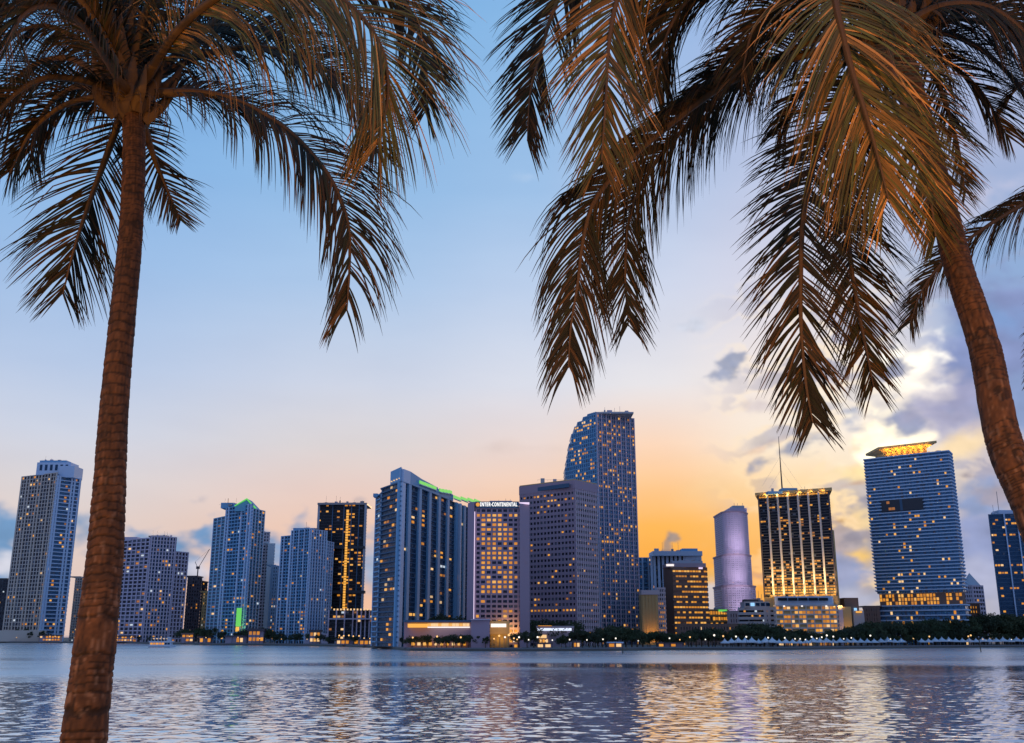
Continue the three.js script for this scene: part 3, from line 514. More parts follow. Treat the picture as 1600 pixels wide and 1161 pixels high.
// 9 mauve office block with two faces
{
  const fr = [[813, 722], [902, 690], [937, 712]], pts = footprint(fr, 40), b = building('office_tower', 'mauve stone office block of punched windows with right side piers coloured as if sunlit, beside the hotel', 'tower', pts), c = b.userData.origin;
  const yT = yOf(750, 690);
  volume(b, pts, LAND_Y, yT - 6, { core: M.glassSmoke, floors: 28, slab: { o: 0.45, t: 2.0, mat: M.travertine }, edges: [
    { bays: 16, pier: { w: 1.0, o: 0.6, mat: M.travertine }, lit: (u, v, R, j, k) => k === 6 ? 0.65 : k === 2 ? 0.5 : v > 0.85 ? 0.18 : 0.1, lw: 0.72, lh: 0.36, seed: 70, pal: [0, 0, 1, 6, 4, 2] },
    { bays: 10, pier: { w: 0.8, o: 0.6, mat: M.mauvePale }, lit: (u, v, R, j, k) => k === 2 || k === 1 ? 0.5 : 0.08, lw: 0.7, lh: 0.36, seed: 71, pal: [0, 6, 4, 2] }] });  // sunset light on this side is put into the paler pier colour
  const L = pts.map(([x, z]) => [x - c.x, z - c.z]);
  part(b, 'attic', prism(grow(L, 0.7), yT - 6 - c.y, yT - c.y), M.travertine);
  part(b, 'attic_sign_band', prism([[L[0][0] + 2, L[0][1] + 0.9], [L[1][0] - 4, L[1][1] - 0.0 + 1.4 - 0.4], [L[1][0] - 4, L[1][1] - 2], [L[0][0] + 2, L[0][1] - 2]], yT - 5 - c.y, yT - 2.2 - c.y), M.navyWall);  // plain navy band in place of the illegible roof sign
  part(b, 'gold_coping', prism(grow(L.map(([x, z]) => [x, z]), 0.3), yT - c.y + 0.02, yT - c.y + 0.7), M.goldWall);  // matte gold coping strip, it does not glow
}
{
  const D = 655, pts = footprint([[838, D], [897, D]], 18), b = building('pavilion', 'low pavilion with a bright white fascia strip in front of the mauve office block', 'pavilion', pts), c = b.userData.origin;
  part(b, 'wall', prism(pts.map(([x, z]) => [x - c.x, z - c.z]), 0, yOf(979, D) - c.y), M.granite);
  block(b, 'light_fascia', L_COOL, 840, 893, 981.5, 985.5, D - 1.6, 3); block(b, 'canopy', M.mauvePale, 838, 897, 978, 981.2, D - 2.4, 16);
  block(b, 'lit_window', LIT[0], 841, 862, 977.4, 978, D - 3, 1); block(b, 'entrance_window', LIT[3], 841, 854, 992, 997, D - 0.6, 2);
  for (let k = 0; k < 3; k++) block(b, 'doorway_light', LIT[[2, 0, 3][k]], 843 + k * 5, 846 + k * 5, 999, 1008, D - 0.6, 2);
}
// 10 tallest blue glass tower with stepped left shoulder
{
  const D = 800, e = px => px, fr = [[887, 836], [939, 800], [1001, 822]], pts = footprint(fr, 46), b = building('glass_skyscraper', 'tallest blue glass skyscraper, its left shoulder cut back in small steps', 'skyscraper', pts), c = b.userData.origin;
  const [A, B, C] = pts, yT = yOf(645, 800);
  const w = wing(b);
  // main shaft, right face pleated by deep fins
  volume(w, [B, C, rear(C, 44), rear(B, 44)], LAND_Y, yT, { core: M.glassSteel, floors: 54, slab: { o: 0.25, t: 1.1, mat: M.granite }, edges: [{ bays: 16, pier: [{ w: 0.8, o: 1.0, mat: M.lilac, every: 2 }, { w: 0.4, o: 0.5, mat: M.grey, name: 'mullion', list: [1, 3, 5, 7, 9, 11, 13, 15] }], lit: (u, v, R, j, k) => [26, 27, 20, 21, 23, 49, 47, 40, 36, 3].includes(k) ? 0.42 : v < 0.42 ? 0.1 : 0.16, lw: 0.8, lh: 0.5, seed: 80, cur: 0.1, pal: [0, 0, 1, 2, 4, 6, 6] }] });
  block(w, 'parapet', M.grey, base(931, 645), base(990, 648), 643.6, 646, 801, 40);
  // left face, stack of terraces
  const steps = [[727, 0], [714, 0.05], [702, 0.1], [690, 0.14], [675, 0.22], [664, 0.32], [657, 0.42], [650, 0.6], [646, 0.74]];
  let y0 = LAND_Y, fl0 = 0;
  steps.forEach(([row, f], i) => {
    const y1 = yOf(row, 825 - f * 25), P0 = [A[0] + (B[0] - A[0]) * f, A[1] + (B[1] - A[1]) * f], q = [P0, [B[0] - 0.1, B[1] - 0.1], [B[0] - 0.1, B[1] - 40], [P0[0], P0[1] - 30]];
    const ww = i ? wing(b) : wing(b);
    const floors = Math.max(1, Math.round((y1 - y0) / 3.45));
    volume(ww, q, y0, y1, { core: M.glassSteel, floors, slab: { o: 0.2 - i * 0.005, t: 0.8, mat: M.blueWall }, edges: [{ bays: Math.max(3, Math.round(15 * (1 - f))), pier: { w: 0.5, o: 0.35, mat: M.blueWall, name: 'mullion' }, lit: (u, v, R, j, k) => i === 0 ? (k > floors - 9 ? 0.3 : 0.12) : i === 5 ? 0.45 : 0.2, lw: 0.85, lh: 0.55, seed: 82 + i, cur: 0.1, pal: [0, 1, 2, 2, 6, 3] }] });
    y0 = y1 + 0.02;
  });
}
// 11 mid-rise group right of the skyscraper
{
  const D = 930, pts = footprint([[998, D], [1022, D]], 20), b = building('apartment_block', 'small bright blue glass block against the right side of the skyscraper', 'building', pts);
  volume(b, pts, LAND_Y, yOf(871, D), { core: M.glassSteel, floors: 20, slab: { o: 0.3, t: 0.7, mat: M.blueWall }, edges: [{ bays: 5, pier: { w: 1.6, o: 0.6, mat: M.paleBlue, every: 2 }, lit: 0.14, seed: 90 }] });
}
{
  const D = 905, pts = footprint([[1020, D], [1102, D - 6]], 26), b = building('office_block', 'pale blue flat-topped block with dark vertical slots above the gold office', 'building', pts), c = b.userData.origin;
  volume(b, pts, LAND_Y, yOf(868, D), { core: M.glassBlack, floors: 18, slab: null, edges: [{ bays: 12, pier: [{ w: 2.2, o: 0.7, mat: M.paleBlue, list: [0, 1, 2, 3, 4, 5, 6, 7, 8] }, { w: 5.2, o: 0.8, mat: M.paleBlue, list: [9, 10, 11, 12], name: 'wall_panel' }], lit: 0.02, seed: 91 }] });
  block(b, 'attic', M.paleBlue, 1020, base(1098, 862) - 0.5, 861, 868.3, D - 8, 26); block(b, 'penthouse', M.blueWall, 1066, 1090, 857, 861.2, D - 4, 14);
}
{
  const fr = [[1042, 812], [1055, 800], [1109, 806]], D = 802, pts = footprint(fr, 24), b = building('office_block', 'gold-lit office block with brown end wall and white roof corner', 'building', pts), c = b.userData.origin;
  volume(b, pts, LAND_Y, yOf(886, D), { core: M.brown, floors: 15, slab: { o: 0.6, t: 2.6, mat: M.brown }, edges: [null, { bays: 12, lit: 0.72, lw: 0.95, lh: 0.42, seed: 93, pal: [0, 0, 1, 6, 2, 1], cur: 0 }] });
  block(b, 'attic', M.granite, 1042, base(1103, 884), 880, 886.2, D - 1, 24); block(b, 'roof_sign', L_WHITE, 1041.5, 1053, 881.5, 884.5, D - 1.6, 2); block(b, 'penthouse', M.grey, 1050, 1098, 876.5, 880.2, D + 6, 12); block(b, 'roof_light', L_LILAC, 1092, 1098, 886.5, 889, D - 1.8, 1);
  const L = pts.map(([x, z]) => [x - c.x, z - c.z]); part(b, 'end_wall', prism([[L[0][0] - 0.5, L[0][1] + 0.3], [L[1][0] - 0.3, L[1][1] + 0.9], [L[1][0] - 0.3, L[1][1] - 3], [L[0][0] - 0.5, L[0][1] - 3]], 0, yOf(886, D) - c.y), M.brown);
}
{
  const D = 775, pts = footprint([[1003, D], [1029, D]], 16), b = building('office_block', 'dark gold-washed blank block at the foot of the skyscraper', 'building', pts), c = b.userData.origin;
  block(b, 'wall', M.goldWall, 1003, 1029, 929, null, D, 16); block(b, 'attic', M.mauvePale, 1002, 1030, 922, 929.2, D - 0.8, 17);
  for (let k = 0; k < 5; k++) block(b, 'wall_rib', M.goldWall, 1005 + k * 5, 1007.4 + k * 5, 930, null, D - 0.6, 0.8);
  lamp(b, 0, 5, -D - c.z + 8, rgb(1, 0.5, 0.08), 260, 90);
}
{
  const D = 785, pts = footprint([[1029.5, D], [1042, D]], 14), b = building('apartment_block', 'narrow amber-lit gridded block wedged left of the brown end wall', 'building', pts);
  volume(b, pts, LAND_Y, yOf(918, D), { core: M.glassSmoke, floors: 13, slab: { o: 0.3, t: 1.3, mat: M.mauvePale }, edges: [{ bays: 4, pier: { w: 0.7, o: 0.4, mat: M.mauvePale }, lit: (u, v) => v < 0.8 ? 0.75 : 0, pal: [4, 6, 6, 1], lw: 0.8, seed: 95 }] });
}
{
  const D = 870, pts = footprint([[1107, D], [1140, D]], 16), b = building('low_office', 'low gold-lit block with a green light line under its roof', 'building', pts), c = b.userData.origin;
  volume(b, pts, LAND_Y, yOf(952, D), { core: M.brown, floors: 6, slab: { o: 0.4, t: 1.2, mat: M.goldWall }, edges: [{ bays: 8, lit: (u, v) => v > 0.6 ? 0.95 : 0.45, lw: 0.9, lh: 0.6, seed: 97, pal: [0, 1, 6] }] });
  block(b, 'green_light', L_GREEN, 1123, 1136, 952.5, 955.6, D - 1.2, 1); block(b, 'roof_block', M.grey, 1118, 1127, 949.5, 952.5, D + 3, 8);
}
plain('low_office', 'low lilac block between the green-lined block and the striped car park', 1138, 1166, 956, 840, M.mauvePale, { lit: 0.1, fh: 4.2 });
{
  const D = 770, pts = footprint([[1157, D + 10], [1216, D]], 22), b = building('car_park', 'grey horizontally banded low block left of the dark gold-ribbed tower', 'building', pts), c = b.userData.origin;
  volume(b, pts, LAND_Y, yOf(949, D), { core: M.glassBlack, floors: 8, slab: { o: 0.8, t: 2.0, mat: M.grey }, edges: [{ bays: 10, pier: { w: 2.2, o: 0.95, mat: M.grey, list: [7, 8, 10] }, lit: (u, v) => v > 0.7 ? 0.25 : 0.03, seed: 99 }] });
  block(b, 'upper_floor', M.grey, 1163, 1212, 940, 949.4, D + 6, 14); for (let k = 0; k < 6; k++) block(b, 'upper_window', k === 1 ? L_BLUE : M.glassDeep, 1165 + k * 8, 1171 + k * 8, 942, 947, D + 5.6, 1);
  block(b, 'roof_block', M.charcoal, 1163, 1185, 936.5, 940.2, D + 9, 8);
}
plain('low_office', 'long low brown terrace behind the waterfront trees', 1058, 1166, 976, 745, M.brown, { lit: 0.08, fh: 4, bays: 24 });
// 12 purple floodlit tower with three curved tiers
{
  const D = 930, X = (px, py) => xOf(px, D, hOf(py, D)), pts = [[X(1130, 955), -D - 10], [X(1158, 955), -D + 6], [X(1186, 955), -D - 10], [X(1186, 955), -D - 50], [X(1130, 955), -D - 50]], b = building('terraced_tower', 'purple floodlit tower with curved front rising in three setback tiers', 'tower', pts), c = b.userData.origin;
  const tiers = [[1130, 1186, 958, 917, 14, 0], [1131.5, 1180.5, 917, 868, 15, 4], [1134, 1177, 868, 800, 21, 8]];
  tiers.forEach(([p0, p1, r0, r1, fl, back], i) => {
    const x0 = X(p0, (r0 + r1) / 2), x1 = X(p1, (r0 + r1) / 2) - (i ? 0 : 0), zc = -D - back, w = wing(b), n = 9, P = [], xr = x0 + (x1 - x0) * 0.8;
    for (let k = 0; k <= n; k++) { const a = Math.PI * (0.92 - 0.84 * k / n); P.push([(x0 + xr) / 2 + Math.cos(a) * (xr - x0) / 2 / Math.cos(0.08 * Math.PI), zc - 6 + Math.sin(a) * 12]); }
    P.push([x1, zc - 12], [x1, zc - 40], [x0, zc - 40]);
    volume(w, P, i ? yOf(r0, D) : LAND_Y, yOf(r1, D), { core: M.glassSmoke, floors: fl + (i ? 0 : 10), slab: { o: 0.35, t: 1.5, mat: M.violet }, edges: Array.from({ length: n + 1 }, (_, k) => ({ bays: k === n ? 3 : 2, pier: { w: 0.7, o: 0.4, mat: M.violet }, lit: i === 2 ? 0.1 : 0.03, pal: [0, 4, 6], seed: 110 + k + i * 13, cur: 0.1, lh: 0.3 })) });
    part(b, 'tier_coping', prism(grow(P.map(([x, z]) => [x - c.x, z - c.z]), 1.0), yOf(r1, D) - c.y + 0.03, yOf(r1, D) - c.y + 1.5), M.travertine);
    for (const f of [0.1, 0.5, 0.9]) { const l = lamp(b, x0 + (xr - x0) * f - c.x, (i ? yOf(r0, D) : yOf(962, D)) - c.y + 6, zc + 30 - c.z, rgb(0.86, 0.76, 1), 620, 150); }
  });
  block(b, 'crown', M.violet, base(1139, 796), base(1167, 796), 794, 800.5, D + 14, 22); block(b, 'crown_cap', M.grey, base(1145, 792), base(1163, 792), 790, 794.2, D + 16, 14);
  for (const px of [1147, 1152, 1160]) block(b, 'mast', M.steel, base(px, 790), base(px, 790) + 0.4, 786, 790.2, D + 20, 0.4);
}
// 13 dark tower with gold-lit ribs, antenna and lit garage podium
{
  const fr = [[1198, 778], [1314, 750]], pts = footprint(fr, 34), b = building('ribbed_tower', 'dark glass tower with pale gold-lit vertical ribs and a tall roof antenna', 'tower', pts), c = b.userData.origin;
  const yT = yOf(771, 764), yB = yOf(932, 764);
  const lit = (u, v, R, j, k) => v > 0.965 ? 0.9 : v < 0.1 ? 0.95 : v < 0.2 ? 0.66 : v < 0.3 ? 0.36 : v < 0.38 ? (u > 0.3 ? 0.3 : 0.1) : [20, 22, 26, 27, 32].includes(k) ? 0.3 : 0.05;
  volume(b, pts, yB, yT, { core: M.glassBlack, floors: 37, slab: { o: 0.15, t: 0.7, mat: M.charcoal }, edges: [{ bays: 21, pier: [{ w: 1.25, o: 1.6, mat: M.cream, list: [3, 6, 9, 12, 15, 18], name: 'rib' }, { w: 1.0, o: 0.9, mat: M.darkBrown, list: [0, 21] }], lit, lw: 1.0, lh: 0.6, seed: 120, cur: 0.05, pal: [0, 0, 1, 1, 6, 4] }] });
  const L = pts.map(([x, z]) => [x - c.x, z - c.z]);
  part(b, 'cornice', prism(grow(L, 2.0), yT - c.y + 0.02, yT - c.y + 2.2), M.goldWall);
  block(b, 'roof_block', M.blueWall, base(1200, 770), base(1284, 770), 767.5, 771.5, 766, 16); block(b, 'penthouse', M.blueWall, base(1222, 765), base(1246, 765), 762.5, 767.7, 768, 10); block(b, 'roof_block', M.grey, base(1206, 768), base(1209, 768), 763, 768, 768, 2);
  const an = at(1222, 762.5, 772).sub(c), top = yOf(682, 772) - c.y; const ag = new THREE.CylinderGeometry(0.18, 0.6, top - an.y, 8); ag.translate(an.x, (top + an.y) / 2, an.z); part(b, 'antenna', ag, M.charcoal);
  for (const s of [-1, 1]) for (const t of [0.35, 0.6]) part(b, 'guy_wire', new THREE.TubeGeometry(new THREE.LineCurve3(V3(an.x, an.y + (top - an.y) * t, an.z), V3(an.x + s * 16 * t / 0.6, an.y, an.z - 2)), 1, 0.05, 4), M.grey);
  // lower body
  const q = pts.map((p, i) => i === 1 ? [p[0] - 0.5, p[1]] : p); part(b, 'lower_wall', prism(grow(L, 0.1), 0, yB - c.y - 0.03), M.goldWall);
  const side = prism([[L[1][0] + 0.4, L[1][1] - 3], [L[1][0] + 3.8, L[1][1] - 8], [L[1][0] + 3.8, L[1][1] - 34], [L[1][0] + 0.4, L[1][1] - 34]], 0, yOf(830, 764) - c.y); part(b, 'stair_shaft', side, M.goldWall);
  // lamps on the ledge washing the ribs and the corners gold, and under the cornice
  for (let k = 0; k < 7; k++) { const t = (k + 0.5) / 7, x = L[0][0] + (L[1][0] - L[0][0]) * t, z = L[0][1] + (L[1][1] - L[0][1]) * t; lamp(b, x, yB - c.y + 2.5, z + 6, rgb(1, 0.6, 0.16), 420, 60); lamp(b, x, yB - c.y + 2.6, z + 6.2, rgb(1, 0.66, 0.25), 5200, 40, [0, 40, -9], 0.42); part(b, 'flood_lamp', box(x - 0.7, x + 0.7, yB - c.y + 0.4, yB - c.y + 1.4, z + 5.4, z + 6.2), L_GOLD); }
  for (let k = 0; k < 6; k++) { const t = (k + 0.6) / 6.2, x = L[0][0] + (L[1][0] - L[0][0]) * t, z = L[0][1] + (L[1][1] - L[0][1]) * t; lamp(b, x, yT - c.y - 1, z + 3.4, rgb(1, 0.6, 0.15), 110, 50); }
  for (const [px, I] of [[1202, 330], [1306, 260], [1316, 260]]) { const x = xOf(px, 740) - c.x; lamp(b, x, yOf(948, 740) - c.y, -738 - c.z, rgb(1, 0.55, 0.1), I, 90); }
}
{
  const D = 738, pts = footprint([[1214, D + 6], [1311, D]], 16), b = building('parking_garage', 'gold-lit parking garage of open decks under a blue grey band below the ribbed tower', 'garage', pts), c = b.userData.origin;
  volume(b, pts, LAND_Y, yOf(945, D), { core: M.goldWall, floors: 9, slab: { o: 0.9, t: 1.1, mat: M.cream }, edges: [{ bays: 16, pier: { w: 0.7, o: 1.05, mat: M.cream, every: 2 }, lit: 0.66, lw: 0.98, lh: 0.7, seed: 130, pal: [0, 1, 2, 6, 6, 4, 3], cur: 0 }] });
  const L = pts.map(([x, z]) => [x - c.x, z - c.z]), y = r => yOf(r, D) - c.y;
  part(b, 'upper_band', prism(L.map(([x, z], i) => [x * (i === 1 ? 0.86 : 1), z]), y(944.8), y(931.5)), M.paleBlue);
  for (let k = 0; k < 5; k++) block(b, 'band_window', M.glassBlack, 1216 + k * 16, 1230 + k * 16, 934, 938.5, D + 4 - k * 1.1 - 1.6, 1.5);
  for (const px of [1224, 1252, 1290]) block(b, 'deck_lamp', L_WHITE, px, px + 2.6, 946, 948.2, D - 2.5, 0.6);
}
{
  const D = 742, pts = footprint([[1311.5, D], [1333, D]], 14), b = building('stair_block', 'gold-washed blank wall block with a lavender edge beside the garage', 'building', pts), c = b.userData.origin;
  block(b, 'wall', M.goldWall, 1319, 1332, 948, null, D, 14); block(b, 'edge_pier', M.lilac, 1311.5, 1318.7, 946, null, D - 1, 14); block(b, 'upper_block', M.brown, 1322, 1344, 934, 948, D + 20, 14, LAND_Y); block(b, 'blue_light', L_BLUE, 1335, 1339, 950, 954, D + 18, 1); block(b, 'lit_window', L_GOLD, 1338, 1347, 955, 957.5, D + 16, 1); block(b, 'side_wing', M.grey, 1335, 1352, 954, null, D + 18, 10);
  lamp(b, xOf(1326, D) - c.x, 6, -D - c.z + 9, rgb(1, 0.55, 0.08), 260, 90);
}
plain('low_office', 'small dark red-brown block between garage and the broad slatted tower', 1352, 1378, 948, 800, M.brown, { lit: 0.06 });
// 14 broad tower banded by thin floor slabs with gold crown
{
  const fr = [[1377, 806], [1513, 766], [1518, 780]], pts = footprint(fr, 36), b = building('slatted_tower', 'broad blue tower banded by thin pale floor slabs, with a flared gold crown', 'tower', pts), c = b.userData.origin;
  const yT = yOf(710.5, 785), yM1 = yOf(926, 785), yM0 = yOf(945, 785);
  const front = { bays: 30, pier: { w: 0.35, o: 0.2, mat: M.navyWall, name: 'mullion', every: 2 }, lit: (u, v, R, j, k) => (u > 0.13 && u < 0.66 && v > 0.6 && v < 0.7) ? 0.0 : (u > 0.3 && u < 0.6 ? 0.085 : 0.035) + (v < 0.12 ? 0.06 : 0), lw: 0.8, lh: 0.7, seed: 140, cur: 0.12, pal: [0, 1, 2, 3, 3, 6] };
  const w = wing(b); volume(w, pts, yM1, yT, { core: M.glassSteel, floors: 41, slab: { o: 1.5, t: 0.75, mat: M.paleBlue }, edges: [front, null] });
  const w2 = wing(b); volume(w2, pts, LAND_Y, yM0, { core: M.glassSteel, floors: 8, slab: { o: 1.5, t: 0.9, mat: M.paleBlue }, edges: [{ ...front, lit: 0.1, seed: 141 }, null] });
  const w3 = wing(b); volume(w3, grow(pts, -1.2), yM0 + 0.03, yM1 - 0.6, { core: M.brown, floors: 3, slab: null, edges: [{ bays: 26, lit: (u) => (u > 0.18 && u < 0.25) || (u > 0.74 && u < 0.8) ? 0.05 : 0.78, lw: 0.8, lh: 0.9, seed: 142, pal: [0, 0, 1, 1, 6, 2], cur: 0 }, null] });
  const L = pts.map(([x, z]) => [x - c.x, z - c.z]), E = (u, off) => [L[0][0] + (L[1][0] - L[0][0]) * u - 0.0, L[0][1] + (L[1][1] - L[0][1]) * u + off];
  // recess darkness put into a charcoal box standing proud of the slabs
  part(b, 'dark_recess_box', prism([E(0.14, 2.6), E(0.635, 2.6), E(0.635, -1), E(0.14, -1)], yOf(797, 785) - c.y, yOf(779, 785) - c.y), M.charcoal);
  part(b, 'sky_garden_pier', prism([E(0.36, 2.8), E(0.39, 2.8), E(0.39, 0), E(0.36, 0)], yOf(797, 785) - c.y, yOf(779, 785) - c.y), M.navyWall);
  for (const [u, r] of [[0.2, 783], [0.22, 793], [0.26, 793]]) part(b, 'lit_window', prism([E(u, 2.8), E(u + 0.035, 2.8), E(u + 0.035, 2.5), E(u, 2.5)], yOf(r + 2, 785) - c.y, yOf(r - 2, 785) - c.y), LIT[4]);
  // crown: recessed gold box under a flared slab
  const cb = [E(0.29, -9), E(0.82, -9), E(0.82, -28), E(0.29, -28)];
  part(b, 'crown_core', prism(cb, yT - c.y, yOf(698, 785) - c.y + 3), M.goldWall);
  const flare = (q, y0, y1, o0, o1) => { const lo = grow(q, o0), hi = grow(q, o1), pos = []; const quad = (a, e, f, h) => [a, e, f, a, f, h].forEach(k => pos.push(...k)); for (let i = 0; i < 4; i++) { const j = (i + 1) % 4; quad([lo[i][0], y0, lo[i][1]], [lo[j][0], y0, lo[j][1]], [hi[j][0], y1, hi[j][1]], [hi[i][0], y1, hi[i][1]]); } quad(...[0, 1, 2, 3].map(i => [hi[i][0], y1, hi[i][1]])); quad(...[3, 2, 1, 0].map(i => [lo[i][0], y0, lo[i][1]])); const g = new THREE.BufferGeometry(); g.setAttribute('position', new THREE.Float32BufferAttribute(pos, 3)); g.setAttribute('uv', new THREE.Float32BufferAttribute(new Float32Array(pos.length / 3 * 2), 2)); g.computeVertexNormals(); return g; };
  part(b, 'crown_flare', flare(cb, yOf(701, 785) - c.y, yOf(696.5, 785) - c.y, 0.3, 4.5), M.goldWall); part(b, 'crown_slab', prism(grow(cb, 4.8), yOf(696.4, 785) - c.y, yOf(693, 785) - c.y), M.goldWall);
  for (let k = 0; k < 8; k++) { const p = E(0.315 + k * 0.068, -8.7); part(b, 'crown_rib', box(p[0] - 0.6, p[0] + 0.6, yT - c.y, yOf(701, 785) - c.y, p[1] - 0.3, p[1] + 0.5), M.brown); }
  for (let k = 0; k < 6; k++) { const p = E(0.31 + k * 0.097, -1.5); lamp(b, p[0], yT - c.y + 3.2, p[1], rgb(1, 0.5, 0.06), 330, 60); part(b, 'flood_lamp', box(p[0] - 0.4, p[0] + 0.4, yT - c.y + 0.1, yT - c.y + 1.0, p[1] - 0.4, p[1] + 0.2), L_GOLD); }
}
// 15 pointed tower, 16 navy tower at the right edge
{
  const D = 980, pts = footprint([[1514, D + 8], [1528, D], [1545, D + 8]], 22), b = building('pointed_tower', 'slender grey tower with a pointed pyramid roof right of the slatted tower', 'tower', pts), c = b.userData.origin;
  volume(b, pts, LAND_Y, yOf(914, D), { core: M.glassSmoke, floors: 14, slab: { o: 0.4, t: 1.6, mat: M.lilac }, edges: [{ bays: 4, pier: { w: 1.0, o: 0.5, mat: M.lilac }, lit: 0.03 }, { bays: 4, pier: { w: 1.0, o: 0.5, mat: M.lilac }, lit: 0.03 }] });
  const x = xOf(1523.5, D, hOf(905, D)) - c.x, g = new THREE.ConeGeometry(9.5, yOf(894, D) - yOf(914.5, D), 4); g.rotateY(Math.PI / 4); g.translate(x, (yOf(894, D) + yOf(914.5, D)) / 2 - c.y, -D - 11 - c.z); part(b, 'pyramid_roof', g, M.grey);
}
plain('low_office', 'little dark block with an amber window band in front of the pointed tower', 1516, 1536, 944, 845, M.brown, { lit: (u, v) => v > 0.8 ? 0.8 : 0.05, pal: [0, 1] });
{
  const fr = [[1567, 815], [1690, 800]], pts = footprint(fr, 34), b = building('navy_tower', 'navy glass tower with thin white fins at the right edge, half behind the palm trunk', 'tower', pts), c = b.userData.origin;
  const yT = yOf(803, 812);
  volume(b, pts, LAND_Y, yT, { core: M.glassDeep, floors: 34, slab: { o: 0.1, t: 0.5, mat: M.navyWall }, edges: [{ bays: 24, pier: [{ w: 0.9, o: 1.2, mat: M.paleBlue, list: [5, 9, 13, 17, 21], name: 'fin' }, { w: 0.7, o: 0.5, mat: M.navyWall, list: [0, 24] }], lit: (u, v, R, j, k) => [4, 14, 18, 20, 28, 31, 32].includes(k) ? 0.5 : 0.05, lw: 0.95, lh: 0.5, seed: 150, cur: 0.05, pal: [0, 1, 6, 3] }] });
  block(b, 'penthouse', M.paleBlue, base(1561, 800), base(1590, 800), 797, 803.3, 815, 12); block(b, 'mast', M.steel, base(1559, 790), base(1559.6, 790), 768, 803, 818, 0.4);
}
// tower crane far off between the left blocks
{
  const D = 1500, c = V3(xOf(301, D), LAND_Y, -D), b = thing('tower_crane', 'thin tower crane with raised jib above the dark brown slab', 'crane', c);
  const y = r => yOf(r, D) - LAND_Y, m = M.darkBrown;
  part(b, 'mast', box(-0.7, 0.7, 0, y(886), -0.7, 0.7), m); part(b, 'cab', box(-2.5, 2.2, y(889), y(885), -1.5, 1.5), m);
  const j = (a, e, r, n) => part(b, n, new THREE.TubeGeometry(new THREE.LineCurve3(a, e), 1, r, 5), m);
  j(V3(1, y(886), 0), V3(15, y(858), 0), 0.45, 'jib'); j(V3(-1, y(886), 0), V3(-5, y(878), 0), 0.4, 'counter_jib'); j(V3(-5, y(878), 0), V3(15, y(858), 0), 0.12, 'cable');
}

// roof plant: cooling units, stair heads, aerials and guard rails on the flat roofs
{
  const R = mulberry(555), find = re => scene.children.filter(o => o.userData.label && re.test(o.userData.label));
  const plant = (re, px0, px1, row, D, n) => { const b = find(re)[0], c = b.userData.origin, y = yOf(row, D) - c.y; for (let k = 0; k < n; k++) { const u = (k + 0.2 + 0.6 * R()) / n, x = xOf(px0 + (px1 - px0) * u, D, y) - c.x, w = 1 + R() * 3.2, h = 1 + R() * 2.4, z = -D - 6 - R() * 8 - c.z; part(b, 'roof_unit', box(x - w / 2, x + w / 2, y - 0.3, y + h, z - 2, z + 1), [M.grey, M.lilac, M.steel][k % 3]); if (R() < 0.5) part(b, 'aerial', box(x - 0.1, x + 0.1, y, y + 4 + R() * 5, z - 0.1, z + 0.1), M.steel); }
    const x0 = xOf(px0, D, y) - c.x, x1 = xOf(px1, D, y) - c.x, gs = [box(x0, x1, y + 1, y + 1.12, -D - 3 - c.z, -D - 2.9 - c.z)]; for (let x = x0; x < x1; x += 2.4) gs.push(box(x, x + 0.08, y, y + 1, -D - 3 - c.z, -D - 2.92 - c.z)); part(b, 'guard_rail', mergeGeometries(gs), M.steel); };
  plant(/tall cream condominium/, 64, 104, 719.5, 1284, 4); plant(/lilac grey condominium/, 232, 268, 838.5, 1172, 5); plant(/teal balconied/, 342, 366, 789, 1003, 4); plant(/blue and lilac tower/, 455, 498, 827, 940, 6); plant(/gold light line/, 505, 570, 786, 983, 6);
  plant(/mauve stone office/, 840, 892, 751, 716, 3); plant(/tallest blue glass/, 940, 984, 644, 812, 5); plant(/flared gold crown/, 1466, 1478, 706, 775, 2); plant(/gold-lit vertical ribs/, 1250, 1296, 767, 770, 4); plant(/gold-lit office block/, 1060, 1096, 877, 812, 3); plant(/pale blue flat-topped/, 1026, 1064, 861, 905, 4); plant(/navy glass tower/, 1555, 1600, 802, 815, 3); plant(/grey horizontally banded/, 1186, 1210, 940, 782, 3);
}
